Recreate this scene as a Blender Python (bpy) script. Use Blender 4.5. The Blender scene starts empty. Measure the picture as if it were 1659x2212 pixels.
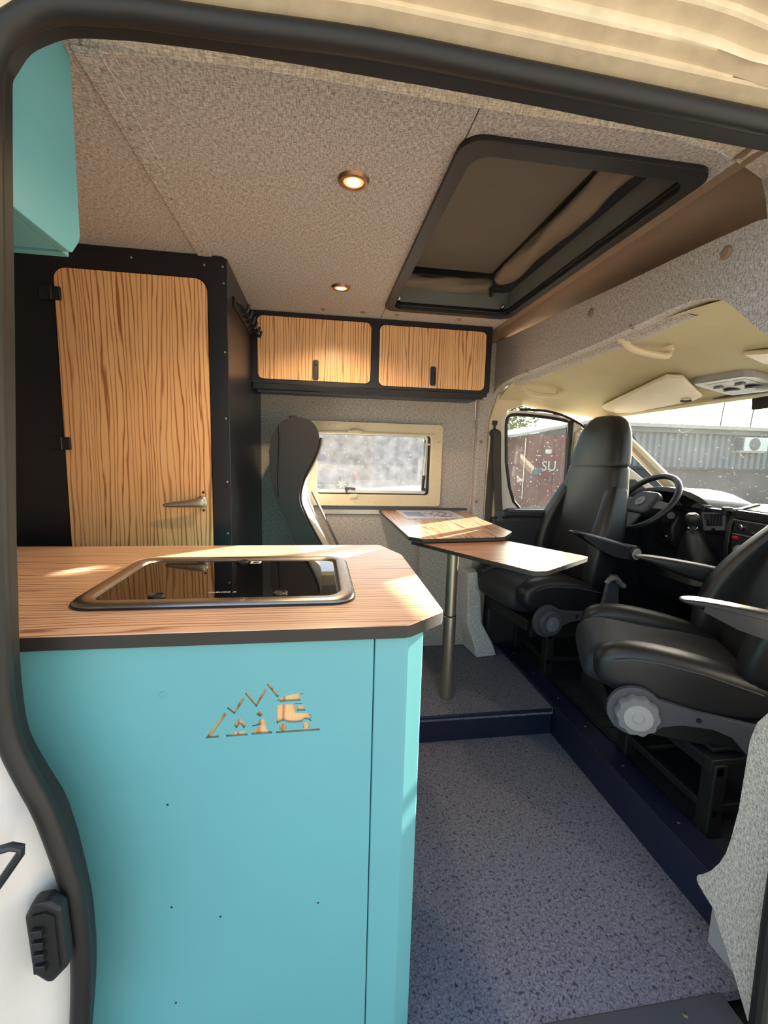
import bpy, bmesh, math, random
from mathutils import Vector, Matrix, noise
from mathutils.geometry import tessellate_polygon

random.seed(4)
S = bpy.context.scene
C = S.collection
PI = math.pi

# ------------------------------------------------------------------ camera
cam_d = bpy.data.cameras.new('camera')
cam_d.sensor_fit = 'HORIZONTAL'; cam_d.sensor_width = 36.0
cam_d.lens = 949.3 / 1659 * 36.0
cam_d.clip_start = 0.02; cam_d.clip_end = 300
cam = bpy.data.objects.new('camera', cam_d); C.objects.link(cam)
ya, pa, ra = 0.151476, -0.133413, 0.027033
fw = Vector((math.sin(ya)*math.cos(pa), math.cos(ya)*math.cos(pa), math.sin(pa)))
rt = Vector((math.cos(ya), -math.sin(ya), 0)); up = rt.cross(fw)
r2 = rt*math.cos(ra) + up*math.sin(ra); u2 = -rt*math.sin(ra) + up*math.cos(ra)
cam.matrix_world = Matrix(((r2.x, u2.x, -fw.x, 0), (r2.y, u2.y, -fw.y, 0), (r2.z, u2.z, -fw.z, 1.29), (0, 0, 0, 1)))
S.camera = cam

# ------------------------------------------------------------------ sky, sun, exposure
SUN_AZ = Vector((1.0, 0.77)); SUN_EL = math.radians(15.0)
w = bpy.data.worlds.new('world'); S.world = w; w.use_nodes = True
nt = w.node_tree; bg = nt.nodes['Background']
sky = nt.nodes.new('ShaderNodeTexSky'); sky.sky_type = 'NISHITA'; sky.sun_disc = False
sky.sun_elevation = SUN_EL; sky.sun_rotation = math.atan2(SUN_AZ.x, SUN_AZ.y)
sky.air_density = 1.0; sky.dust_density = 3.0; sky.ozone_density = 1.0
hs_ = nt.nodes.new('ShaderNodeHueSaturation'); hs_.inputs['Saturation'].default_value = 0.75
nt.links.new(sky.outputs[0], hs_.inputs['Color']); nt.links.new(hs_.outputs[0], bg.inputs[0]); bg.inputs[1].default_value = 0.40
sun_d = bpy.data.lights.new('sun', 'SUN'); sun_d.energy = 42.0; sun_d.angle = math.radians(0.55); sun_d.color = (1.0, 0.90, 0.74)
sun = bpy.data.objects.new('sun', sun_d); C.objects.link(sun)
sv = Vector((SUN_AZ.x, SUN_AZ.y, 0)).normalized()*math.cos(SUN_EL) + Vector((0, 0, math.sin(SUN_EL)))
sun.rotation_euler = sv.to_track_quat('Z', 'Y').to_euler(); sun.location = (20, 14, 12)
S.view_settings.view_transform = 'Standard'; S.view_settings.look = 'None'
S.view_settings.gamma = 1.0; S.view_settings.use_curve_mapping = False
S.view_settings.exposure = 0.7
S.cycles.max_bounces = 10; S.cycles.diffuse_bounces = 5; S.cycles.glossy_bounces = 4
S.cycles.transparent_max_bounces = 12; S.cycles.sample_clamp_indirect = 6.0
S.cycles.use_denoising = True

# ------------------------------------------------------------------ materials
def lin(*c):
    return tuple(((v/255)/12.92 if v/255 <= 0.04045 else (((v/255)+0.055)/1.055)**2.4) for v in c) + (1,)

def mat(name, rgb, rough=0.5, metal=0.0, spec=0.5, var=0.0, vscale=8.0, bump=0.0, bscale=300.0, coat=0.0):
    m = bpy.data.materials.new(name); m.use_nodes = True
    n = m.node_tree.nodes; l = m.node_tree.links; b = n['Principled BSDF']
    c = lin(*rgb)
    b.inputs['Base Color'].default_value = c
    b.inputs['Roughness'].default_value = rough; b.inputs['Metallic'].default_value = metal
    b.inputs['Specular IOR Level'].default_value = spec
    b.inputs['Coat Weight'].default_value = coat
    tc = n.new('ShaderNodeTexCoord')
    ns = n.new('ShaderNodeTexNoise'); ns.inputs['Scale'].default_value = vscale; ns.inputs['Detail'].default_value = 5
    l.new(tc.outputs['Object'], ns.inputs['Vector'])
    v = max(var, 0.04)
    rp = n.new('ShaderNodeValToRGB'); rp.color_ramp.elements[0].position = 0.3; rp.color_ramp.elements[1].position = 0.7
    rp.color_ramp.elements[0].color = (c[0]*(1-v), c[1]*(1-v), c[2]*(1-v), 1)
    rp.color_ramp.elements[1].color = (min(1, c[0]*(1+v)), min(1, c[1]*(1+v)), min(1, c[2]*(1+v)), 1)
    l.new(ns.outputs['Fac'], rp.inputs['Fac']); l.new(rp.outputs['Color'], b.inputs['Base Color'])
    if bump > 0:
        nb = n.new('ShaderNodeTexNoise'); nb.inputs['Scale'].default_value = bscale; nb.inputs['Detail'].default_value = 3
        l.new(tc.outputs['Object'], nb.inputs['Vector'])
        bp = n.new('ShaderNodeBump'); bp.inputs['Strength'].default_value = bump; bp.inputs['Distance'].default_value = 0.002
        l.new(nb.outputs['Fac'], bp.inputs['Height']); l.new(bp.outputs['Normal'], b.inputs['Normal'])
    return m

def fabric(name, dark, light, s1, s2, rough=0.95):
    """woven felt: two sets of streaks; s1/s2 are noise scales per axis"""
    m = bpy.data.materials.new(name); m.use_nodes = True
    n = m.node_tree.nodes; l = m.node_tree.links; b = n['Principled BSDF']
    b.inputs['Roughness'].default_value = rough; b.inputs['Specular IOR Level'].default_value = 0.15
    b.inputs['Sheen Weight'].default_value = 0.15
    tc = n.new('ShaderNodeTexCoord'); outs = []
    for s in (s1, s2):
        mp = n.new('ShaderNodeMapping'); mp.inputs['Scale'].default_value = s
        l.new(tc.outputs['Object'], mp.inputs['Vector'])
        ns = n.new('ShaderNodeTexNoise'); ns.inputs['Scale'].default_value = 1.0; ns.inputs['Detail'].default_value = 4
        ns.inputs['Roughness'].default_value = 0.65
        l.new(mp.outputs[0], ns.inputs['Vector']); outs.append(ns.outputs['Fac'])
    ad = n.new('ShaderNodeMath'); ad.operation = 'ADD'; l.new(outs[0], ad.inputs[0]); l.new(outs[1], ad.inputs[1])
    rp = n.new('ShaderNodeValToRGB'); e = rp.color_ramp.elements
    dv = n.new('ShaderNodeMath'); dv.operation = 'MULTIPLY'; dv.inputs[1].default_value = 0.5; l.new(ad.outputs[0], dv.inputs[0])
    e[0].position = 0.40; e[0].color = lin(*dark); e[1].position = 0.60; e[1].color = lin(*light)
    l.new(dv.outputs[0], rp.inputs['Fac']); l.new(rp.outputs['Color'], b.inputs['Base Color'])
    bp = n.new('ShaderNodeBump'); bp.inputs['Strength'].default_value = 0.5; bp.inputs['Distance'].default_value = 0.002
    l.new(dv.outputs[0], bp.inputs['Height']); l.new(bp.outputs['Normal'], b.inputs['Normal'])
    return m

def wood(name, across, along, light, mid, dark, pitch=0.016, rough=0.35):
    """striped olive wood laminate; across/along are axis indices"""
    m = bpy.data.materials.new(name); m.use_nodes = True
    n = m.node_tree.nodes; l = m.node_tree.links; b = n['Principled BSDF']
    b.inputs['Roughness'].default_value = rough; b.inputs['Coat Weight'].default_value = 0.5; b.inputs['Coat Roughness'].default_value = 0.33
    tc = n.new('ShaderNodeTexCoord'); sx = n.new('ShaderNodeSeparateXYZ'); l.new(tc.outputs['Object'], sx.inputs[0])
    def nz(sa, sl, detail=3):
        mp = n.new('ShaderNodeMapping'); s = [3.0, 3.0, 3.0]; s[across] = sa; s[along] = sl
        mp.inputs['Scale'].default_value = s; l.new(tc.outputs['Object'], mp.inputs['Vector'])
        t = n.new('ShaderNodeTexNoise'); t.inputs['Scale'].default_value = 1.0; t.inputs['Detail'].default_value = detail
        l.new(mp.outputs[0], t.inputs['Vector']); return t.outputs['Fac']
    def mth(op, a, bb):
        t = n.new('ShaderNodeMath'); t.operation = op
        for i, v in enumerate((a, bb)):
            if isinstance(v, (int, float)): t.inputs[i].default_value = v
            elif v is not None: l.new(v, t.inputs[i])
        return t.outputs[0]
    a = mth('MULTIPLY', sx.outputs[across], 2*PI/pitch)
    w1 = mth('MULTIPLY', nz(12, 0.9), 40.0); w2 = mth('MULTIPLY', nz(60, 5, 2), 5.0)
    ph = mth('ADD', mth('ADD', a, w1), w2)
    sn = mth('SINE', ph, None)
    st = mth('POWER', mth('ADD', mth('MULTIPLY', sn, 0.5), 0.5), 5.0)
    msk = mth('MULTIPLY', st, mth('MULTIPLY', nz(30, 1.2, 1), 1.75))
    fib = nz(420, 9, 2)
    f = mth('ADD', mth('MULTIPLY', msk, 0.8), mth('MULTIPLY', fib, 0.28))
    f = mth('ADD', f, mth('MULTIPLY', nz(14, 0.8, 2), 0.35))
    rp = n.new('ShaderNodeValToRGB'); e = rp.color_ramp.elements
    e[0].position = 0.18; e[0].color = lin(*light); e[1].position = 0.95; e[1].color = lin(*dark)
    x = rp.color_ramp.elements.new(0.5); x.color = lin(*mid)
    l.new(f, rp.inputs['Fac']); l.new(rp.outputs['Color'], b.inputs['Base Color'])
    return m

def speckle(name, base, dark, light):
    m = bpy.data.materials.new(name); m.use_nodes = True
    n = m.node_tree.nodes; l = m.node_tree.links; b = n['Principled BSDF']
    b.inputs['Roughness'].default_value = 0.55; b.inputs['Specular IOR Level'].default_value = 0.35
    tc = n.new('ShaderNodeTexCoord')
    def nz(scale, detail, rough):
        t = n.new('ShaderNodeTexNoise'); t.inputs['Scale'].default_value = scale; t.inputs['Detail'].default_value = detail
        t.inputs['Roughness'].default_value = rough; t.inputs['Distortion'].default_value = 0.6
        l.new(tc.outputs['Object'], t.inputs['Vector']); return t.outputs['Fac']
    r1 = n.new('ShaderNodeValToRGB'); e = r1.color_ramp.elements
    e[0].position = 0.40; e[0].color = lin(*base); e[1].position = 0.62; e[1].color = lin(*light)
    l.new(nz(170, 3, 0.6), r1.inputs['Fac'])
    r2_ = n.new('ShaderNodeValToRGB'); e = r2_.color_ramp.elements; e[0].position = 0.56; e[1].position = 0.66
    e[0].color = (0, 0, 0, 1); e[1].color = (1, 1, 1, 1)
    l.new(nz(115, 2, 0.5), r2_.inputs['Fac'])
    mx = n.new('ShaderNodeMix'); mx.data_type = 'RGBA'
    l.new(r2_.outputs['Color'], mx.inputs[0]); l.new(r1.outputs['Color'], mx.inputs[6]); mx.inputs[7].default_value = lin(*dark)
    l.new(mx.outputs[2], b.inputs['Base Color'])
    return m

def glass(name, tint, haze=0.1, speck=0.0, hcol=(1, 1, 1, 1), scale=6.0):
    """clear pane with a film of dust and dried splashes that scatters daylight"""
    m = bpy.data.materials.new(name); m.use_nodes = True
    n = m.node_tree.nodes; l = m.node_tree.links
    for x in list(n): n.remove(x)
    o = n.new('ShaderNodeOutputMaterial')
    tr = n.new('ShaderNodeBsdfTransparent'); tr.inputs[0].default_value = tint
    gl = n.new('ShaderNodeBsdfGlossy'); gl.inputs['Roughness'].default_value = 0.02
    fr = n.new('ShaderNodeLayerWeight'); pw = n.new('ShaderNodeMath'); pw.operation = 'POWER'; pw.inputs[1].default_value = 4.0; l.new(fr.outputs['Facing'], pw.inputs[0])
    ma = n.new('ShaderNodeMath'); ma.operation = 'MULTIPLY_ADD'; ma.inputs[1].default_value = 0.5; ma.inputs[2].default_value = 0.04; l.new(pw.outputs[0], ma.inputs[0])
    m1 = n.new('ShaderNodeMixShader'); l.new(ma.outputs[0], m1.inputs[0]); l.new(tr.outputs[0], m1.inputs[1]); l.new(gl.outputs[0], m1.inputs[2])
    tl = n.new('ShaderNodeBsdfTranslucent'); tl.inputs[0].default_value = hcol
    tc = n.new('ShaderNodeTexCoord')
    n1 = n.new('ShaderNodeTexNoise'); n1.inputs['Scale'].default_value = scale; n1.inputs['Detail'].default_value = 6; l.new(tc.outputs['Object'], n1.inputs['Vector'])
    n2 = n.new('ShaderNodeTexNoise'); n2.inputs['Scale'].default_value = 75; n2.inputs['Detail'].default_value = 2; l.new(tc.outputs['Object'], n2.inputs['Vector'])
    rp = n.new('ShaderNodeValToRGB'); rp.color_ramp.elements[0].position = 0.66; rp.color_ramp.elements[1].position = 0.72
    l.new(n2.outputs['Fac'], rp.inputs['Fac'])
    a = n.new('ShaderNodeMath'); a.operation = 'MULTIPLY'; l.new(n1.outputs['Fac'], a.inputs[0]); a.inputs[1].default_value = haze*2
    b2 = n.new('ShaderNodeMath'); b2.operation = 'MULTIPLY_ADD'; l.new(rp.outputs['Color'], b2.inputs[0]); b2.inputs[1].default_value = speck; l.new(a.outputs[0], b2.inputs[2])
    m2 = n.new('ShaderNodeMixShader'); l.new(b2.outputs[0], m2.inputs[0]); l.new(m1.outputs[0], m2.inputs[1]); l.new(tl.outputs[0], m2.inputs[2])
    l.new(m2.outputs[0], o.inputs[0])
    return m

def emit(name, rgb, strength):
    m = bpy.data.materials.new(name); m.use_nodes = True
    b = m.node_tree.nodes['Principled BSDF']; b.inputs['Base Color'].default_value = lin(*rgb)
    b.inputs['Emission Color'].default_value = lin(*rgb); b.inputs['Emission Strength'].default_value = strength
    return m

FD, FL = (128, 121, 116), (212, 204, 198)
M = dict(
    fab_ceil=fabric('felt_ceiling', FD, FL, (380, 70, 200), (110, 330, 200)),
    fab_wall=fabric('felt_wall', FD, FL, (70, 200, 380), (330, 200, 110)),
    fab_head=fabric('felt_header', FD, FL, (200, 380, 70), (200, 110, 330)),
    fab_pil=fabric('felt_pillar', (150, 148, 150), (226, 224, 226), (200, 70, 420), (200, 330, 110)),
    fab_lin=fabric('felt_lining', (160, 148, 130), (230, 216, 196), (330, 80, 80), (90, 400, 400)),
    wood_v=wood('olive_wood_upright', 0, 2, (240, 192, 138), (224, 168, 114), (168, 108, 62), 0.014),
    wood_top=wood('olive_wood_worktop', 1, 0, (232, 194, 160), (216, 172, 138), (160, 112, 86), 0.013, 0.3),
    wood_tab=wood('walnut_tabletop', 0, 1, (206, 164, 132), (180, 134, 104), (124, 82, 62), 0.02, 0.25),
    wood_leaf=wood('walnut_leaf', 1, 0, (196, 146, 114), (166, 114, 86), (112, 70, 52), 0.02, 0.3),
    wood_in=wood('pine_backing', 0, 2, (246, 196, 140), (232, 176, 118), (190, 120, 70), 0.03, 0.5),
    teal=mat('teal_laminate', (100, 168, 174), 0.42, var=0.02, vscale=3),
    navyblk=mat('black_navy_laminate', (24, 24, 31), 0.33, var=0.05),
    navy=mat('navy_laminate', (20, 27, 50), 0.42, var=0.06),
    edge=mat('black_edge_band', (38, 34, 32), 0.5),
    floor=speckle('speckled_vinyl', (92, 92, 107), (56, 56, 71), (126, 126, 141)),
    blackp=mat('black_plastic', (26, 26, 28), 0.45, bump=0.15, bscale=500),
    dashp=mat('dash_plastic', (34, 36, 42), 0.5, bump=0.2, bscale=600),
    greyp=mat('grey_plastic', (66, 68, 76), 0.5, bump=0.15, bscale=500),
    lgreyp=mat('light_grey_plastic', (150, 148, 150), 0.45),
    midgrey=mat('mid_grey_plastic', (108, 108, 114), 0.45),
    leather=mat('black_leather', (23, 24, 28), 0.42, bump=0.25, bscale=420, spec=0.5),
    leatherc=mat('charcoal_seat_cloth', (38, 40, 48), 0.6, bump=0.3, bscale=520),
    bench=mat('brown_black_leather', (30, 25, 25), 0.5, bump=0.2, bscale=420),
    benchf=mat('sunlit_seat_grey', (176, 168, 152), 0.8, bump=0.3, bscale=500),  # bench front: grey leather painted pale to stand for sunlight on it
    cream=mat('cream_plastic', (214, 196, 166), 0.5, bump=0.1, bscale=300),
    beige=mat('beige_headliner', (200, 186, 150), 0.9, var=0.05, bump=0.15, bscale=700),
    brown=mat('brown_roof_lining', (142, 118, 98), 0.75, var=0.08),
    white=mat('white_paint', (218, 212, 204), 0.3, var=0.06, vscale=12, coat=0.2),
    bodyc=mat('dirty_white_body', (228, 210, 180), 0.38, var=0.11, vscale=30),
    rubber=mat('black_rubber', (25, 24, 23), 0.5, bump=0.1, bscale=200),
    metal=mat('brushed_steel', (176, 172, 166), 0.32, metal=1.0, var=0.06, vscale=60),
    chrome=mat('chrome', (210, 210, 210), 0.12, metal=1.0),
    alu=mat('anodised_aluminium', (186, 174, 160), 0.38, metal=0.9),
    dmetal=mat('dark_metal', (70, 72, 76), 0.4, metal=0.8),
    blackglass=mat('black_glass', (6, 6, 7), 0.03, spec=0.8),
    canvas=mat('khaki_tent_canvas', (128, 114, 98), 0.9, var=0.08, bump=0.3, bscale=500),
    board=mat('grey_bed_board', (104, 98, 88), 0.8, var=0.04),
    greyw=mat('grey_hatch_lining', (112, 112, 108), 0.6),
    black=mat('deep_black', (10, 10, 11), 0.6),
    red=mat('red_plastic', (190, 40, 40), 0.4),
    emblem=mat('red_emblem', (140, 26, 44), 0.65),
    sticker=mat('white_sticker', (230, 230, 230), 0.5),
    paper=mat('brochure_paper', (190, 196, 210), 0.35, var=0.1, vscale=20),
    ink=mat('brochure_ink', (96, 60, 70), 0.4), ink2=mat('blue_brochure_ink', (110, 126, 160), 0.4),
    belt=mat('seat_belt_webbing', (62, 58, 54), 0.7, bump=0.2, bscale=700),
    lampe=emit('warm_lamp_glow', (255, 226, 180), 14.0), lampr=emit('amber_lamp_edge', (255, 160, 80), 0.9),
    copper=mat('bronze_bezel', (150, 112, 84), 0.35, metal=0.9),
    glass1=glass('scratched_acrylic', (0.88, 0.9, 0.94, 1), 0.02, 0.03, scale=18),
    glass2=glass('dusty_side_glass', (0.86, 0.92, 0.9, 1), 0.006, 0.05, scale=5),
    glass3=glass('windscreen_glass', (0.90, 0.95, 0.92, 1), 0.008, 0.03, scale=4),
    mirror=mat('mirror_glass', (200, 205, 210), 0.03, metal=1.0),
    grass=mat('rough_grass', (98, 112, 62), 0.95, var=0.35, vscale=1.2),
    gravel=mat('pale_gravel_yard', (140, 136, 128), 0.95, var=0.15, vscale=2.0),
    cont_grey=mat('grey_corrugated_steel', (128, 134, 138), 0.6, var=0.06, vscale=1),
    cont_red=mat('red_container_paint', (128, 48, 50), 0.6, var=0.12, vscale=1.5),
    roofc=mat('pale_roof_edge', (190, 184, 176), 0.7), dkwall=mat('dark_grey_wall', (74, 76, 78), 0.8),
    acw=mat('air_conditioner_white', (226, 226, 222), 0.5),
    carp=mat('blue_car_paint', (40, 58, 92), 0.3, coat=0.5), carg=mat('car_window_tint', (40, 48, 58), 0.1),
    leaf=mat('tree_leaves', (92, 108, 58), 0.9, var=0.3, vscale=3), bark=mat('bark', (84, 70, 58), 0.9),
    bluew=mat('blue_shed_panel', (84, 100, 124), 0.7, var=0.1), orange=mat('orange_panel', (196, 110, 70), 0.7),
    letter=mat('white_lettering', (226, 222, 214), 0.6),
)

# ------------------------------------------------------------------ mesh helpers
class MB:
    def __init__(s): s.v = []; s.f = []
    def add(s, vs, fs):
        o = len(s.v); s.v += [tuple(p) for p in vs]; s.f += [tuple(i+o for i in f) for f in fs]; return s
    def box(s, x0, x1, y0, y1, z0, z1):
        vs = [(x0,y0,z0),(x1,y0,z0),(x1,y1,z0),(x0,y1,z0),(x0,y0,z1),(x1,y0,z1),(x1,y1,z1),(x0,y1,z1)]
        return s.add(vs, [(3,2,1,0),(4,5,6,7),(0,1,5,4),(1,2,6,5),(2,3,7,6),(3,0,4,7)])
    def loft(s, rings, caps=True, closed=False):
        n = len(rings[0]); o = len(s.v)
        for r in rings: s.v += [tuple(p) for p in r]
        m = len(rings)
        for i in range(m if closed else m-1):
            a = o+i*n; b = o+((i+1) % m)*n
            for j in range(n):
                k = (j+1) % n; s.f.append((a+j, a+k, b+k, b+j))
        if caps and not closed:
            s.f.append(tuple(o+j for j in reversed(range(n)))); s.f.append(tuple(o+(m-1)*n+j for j in range(n)))
        return s
    def grid(s, rows):
        o = len(s.v); n = len(rows[0])
        for r in rows: s.v += [tuple(p) for p in r]
        for i in range(len(rows)-1):
            for j in range(n-1):
                s.f.append((o+i*n+j, o+i*n+j+1, o+(i+1)*n+j+1, o+(i+1)*n+j))
        return s
    def tube(s, pts, rad, n=10, closed=False, ea=1.0, upv=None):
        pts = [Vector(p) for p in pts]; m = len(pts); rings = []; prev = None
        for i, p in enumerate(pts):
            a = pts[(i-1) % m] if (closed or i > 0) else p
            b = pts[(i+1) % m] if (closed or i < m-1) else p
            t = (b-a).normalized()
            if upv is not None: u = Vector(upv)
            elif prev is not None: u = prev
            else: u = Vector((0, 0, 1)) if abs(t.z) < 0.9 else Vector((1, 0, 0))
            u = (u - t*u.dot(t)).normalized(); prev = u; v = t.cross(u)
            r = rad[i] if isinstance(rad, (list, tuple)) else rad
            rings.append([p + u*(r*math.cos(2*PI*k/n)) + v*(r*ea*math.sin(2*PI*k/n)) for k in range(n)])
        return s.loft(rings, True, closed)
    def cyl(s, p0, p1, r0, r1=None, n=24):
        return s.tube([p0, p1], [r0, r0 if r1 is None else r1], n)
    def lathe(s, prof, c, ax, n=28):
        """prof = [(radius, height along ax)]"""
        ax = Vector(ax).normalized(); c = Vector(c)
        u = Vector((0, 0, 1)) if abs(ax.z) < 0.9 else Vector((1, 0, 0))
        u = (u - ax*u.dot(ax)).normalized(); v = ax.cross(u)
        rings = [[c + ax*h + (u*math.cos(2*PI*k/n) + v*math.sin(2*PI*k/n))*max(r, 1e-4) for k in range(n)] for r, h in prof]
        return s.loft(rings, True)
    def plate(s, outer, holes, plane, a, b):
        """flat panel with holes; plane 'xz' -> (x,z) in 2D and y from a to b, and so on"""
        loops = [outer] + list(holes)
        tri = tessellate_polygon([[Vector((p[0], p[1], 0)) for p in lp] for lp in loops])
        flat = [p for lp in loops for p in lp]; n = len(flat)
        def mp(p, t):
            return {'xz': (p[0], t, p[1]), 'yz': (t, p[0], p[1]), 'xy': (p[0], p[1], t)}[plane]
        o = len(s.v); s.v += [mp(p, a) for p in flat] + [mp(p, b) for p in flat]
        for t in tri:
            s.f.append((o+t[0], o+t[1], o+t[2])); s.f.append((o+n+t[2], o+n+t[1], o+n+t[0]))
        k = 0
        for lp in loops:
            m = len(lp)
            for i in range(m):
                j = (i+1) % m; s.f.append((o+k+i, o+k+j, o+n+k+j, o+n+k+i))
            k += m
        return s

def rrect(x0, x1, y0, y1, r, n=5):
    out = []
    for cx, cy, a0 in ((x1-r, y1-r, 0), (x0+r, y1-r, 90), (x0+r, y0+r, 180), (x1-r, y0+r, 270)):
        for i in range(n+1):
            a = math.radians(a0 + 90*i/n); out.append((cx+r*math.cos(a), cy+r*math.sin(a)))
    return out

def smooth_path(pts, sub=3):
    pts = [Vector(p) for p in pts]; out = []
    for i in range(len(pts)-1):
        p0 = pts[max(i-1, 0)]; p1 = pts[i]; p2 = pts[i+1]; p3 = pts[min(i+2, len(pts)-1)]
        for k in range(sub):
            t = k/sub
            out.append(0.5*((2*p1)+(p2-p0)*t+(2*p0-5*p1+4*p2-p3)*t*t+(3*p1-p0-3*p2+p3)*t*t*t))
    out.append(pts[-1]); return out

def obj(name, mb, m, parent=None, bevel=0.0, sub=0, ang=35, seg=2):
    me = bpy.data.meshes.new(name); me.from_pydata(mb.v, [], mb.f); me.update()
    bm = bmesh.new(); bm.from_mesh(me); bmesh.ops.recalc_face_normals(bm, faces=bm.faces); bm.to_mesh(me); bm.free()
    me.shade_smooth()
    if sub == 0: me.set_sharp_from_angle(angle=math.radians(ang))
    me.materials.append(m)
    o = bpy.data.objects.new(name, me); C.objects.link(o)
    if bevel > 0:
        b = o.modifiers.new('edges', 'BEVEL'); b.width = bevel; b.segments = seg; b.limit_method = 'ANGLE'; b.angle_limit = math.radians(40)
        wn = o.modifiers.new('face_normals', 'WEIGHTED_NORMAL'); wn.weight = 100; wn.keep_sharp = False
    if sub > 0:
        q = o.modifiers.new('smooth', 'SUBSURF'); q.levels = sub; q.render_levels = sub
    if parent is not None:
        o.parent = parent
        if parent.get('_world', 0): o.matrix_parent_inverse = Matrix.Translation(-Vector(parent['_world']))
    return o

def tag(o, label=None, cat=None, group=None, kind=None):
    if label: o['label'] = label
    if cat: o['category'] = cat
    if group: o['group'] = group
    if kind: o['kind'] = kind
    return o

def thing(name, label, cat, loc, group=None, rotz=0.0, local=False):
    """an Empty at the thing's base; parts are meshes in world coordinates unless local"""
    o = bpy.data.objects.new(name, None); C.objects.link(o); o.location = loc; o.rotation_euler = (0, 0, rotz)
    o.empty_display_size = 0.05
    if not local: o['_world'] = tuple(loc)
    return tag(o, label, cat, group)

def kid(p, o):
    """make o (a mesh in world coordinates) a child of the mesh p"""
    o.parent = p
    if p.parent is not None: o.matrix_parent_inverse = Matrix.Identity(4)
    return o

def struct(name, mb, m, label=None, parent=None, **k):
    o = obj(name, mb, m, parent, **k)
    if parent is None: tag(o, label, None, None, 'structure')
    return o

def text_mesh(txt, size, ext=0.0004):
    cu = bpy.data.curves.new('t', 'FONT'); cu.body = txt; cu.size = size; cu.extrude = ext; cu.align_x = 'CENTER'; cu.align_y = 'CENTER'
    cu.resolution_u = 3
    t = bpy.data.objects.new('t', cu); C.objects.link(t)
    dg = bpy.context.evaluated_depsgraph_get(); dg.update()
    me = bpy.data.meshes.new_from_object(t.evaluated_get(dg)); bpy.data.objects.remove(t)
    mb = MB(); mb.v = [tuple(v.co) for v in me.vertices]; mb.f = [tuple(p.vertices) for p in me.polygons]
    bpy.data.meshes.remove(me); return mb

def placed(mb, o, ux, uy):
    """carry a mesh laid out in its own xy-plane to origin o with axes ux, uy"""
    o = Vector(o); ux = Vector(ux).normalized(); uy = Vector(uy).normalized(); uz = ux.cross(uy)
    r = MB(); r.v = [tuple(o + ux*p[0] + uy*p[1] + uz*p[2]) for p in mb.v]; r.f = list(mb.f); return r

def screws(parent, pts, ax, r=0.0035, m=None, name='screw', h=0.0016):
    """round screw heads, one mesh shared"""
    first = None
    ax = Vector(ax).normalized()
    for p in pts:
        if first is None:
            first = obj(name, MB().lathe([(0, -0.001), (r, -0.001), (r, h*0.5), (r*0.7, h), (0, h)], (0, 0, 0), ax, 10), m or M['alu'])
            o = first
        else:
            o = first.copy(); C.objects.link(o)
        o.parent = parent; o.location = p
        w_ = parent
        while w_ is not None and not w_.get('_world', 0): w_ = w_.parent
        if parent.get('_world', 0): o.matrix_parent_inverse = Matrix.Translation(-Vector(parent['_world']))
# ================================================================== STRUCTURE
YW = 2.53      # inner face of the far side wall
ZC = 1.93      # ceiling
# floors
fl = struct('floor', MB().box(-1.2, 1.10, 0.775, 1.782, -0.03, 0.0), M['floor'], 'lower floor of grey-blue speckled vinyl between the turquoise kitchen block and the cab step')
fp = struct('floor', MB().box(-1.2, 1.10, 1.775, 2.56, 0.10, 0.13), M['floor'], 'raised platform of grey-blue speckled vinyl under the table')
t1 = struct('trim_1', MB().box(-1.2, 1.09, 1.776, 1.790, 0.0, 0.113), M['navy'], 'navy riser board of the low platform')
obj('edge_strip', MB().box(-1.2, 1.09, 1.768, 1.792, 0.113, 0.129), M['navy'], t1, bevel=0.003)
t2 = struct('trim_2', MB().box(1.095, 1.115, 0.76, 2.52, -0.02, 0.135), M['navy'], 'navy board edging the step up into the cab', bevel=0.002)
sl = obj('sill_top', MB().box(1.095, 1.19, 0.80, 2.52, 0.135, 0.147), M['navy'], t2, bevel=0.003)
screws(sl, [(1.145, y, 0.147) for y in (2.30, 2.06, 1.82, 1.60, 1.36, 1.10, 0.9)], (0, 0, 1), 0.005, M['alu'])
struct('floor', MB().box(1.115, 2.7, 0.72, 2.56, 0.09, 0.125), M['dashp'], 'black rubber floor of the cab')
t3 = struct('trim_3', MB().box(-0.5, 0.985, 0.68, 0.776, -0.012, 0.004), M['greyp'], 'grey metal threshold strip at the door sill', bevel=0.004)
screws(t3, [(0.86, 0.745, 0.004), (0.42, 0.745, 0.004)], (0, 0, 1), 0.006, M['metal'])
# ceiling panels round the hatch opening
ce = struct('ceiling', MB().box(-1.2, -0.385, 0.86, 2.56, ZC, ZC+0.012), M['fab_ceil'], 'felt-lined ceiling in three panels with a cover strip')
obj('panel', MB().plate([(-0.380, 0.866), (-0.148, 0.866), (0.0875, 0.870), (0.292, 0.876), (0.292, 2.56), (-0.380, 2.56)], [], 'xy', ZC, ZC+0.012), M['fab_ceil'], ce)
obj('panel', MB().plate([(0.295, 0.876), (0.67, 0.875), (0.83, 0.899), (0.885, 0.918), (0.88, 2.56), (0.295, 2.56)], [rrect(0.306, 0.850, 0.962, 2.018, 0.04)], 'xy', ZC, ZC+0.012), M['fab_ceil'], ce)
bt = obj('cover_strip', MB().box(-0.40, -0.355, 0.87, 1.66, ZC-0.006, ZC), M['fab_ceil'], ce, bevel=0.002)
screws(bt, [(-0.378, y, ZC-0.006) for y in (1.05, 1.30, 1.60)], (0, 0, -1), 0.004, M['brown'])
for x in (0.02, 0.20, 0.36, 0.66):
    screws(ce, [(x, 2.12, ZC)], (0, 0, -1), 0.011, M['brown'], 'screw_cap', 0.005)
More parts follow.
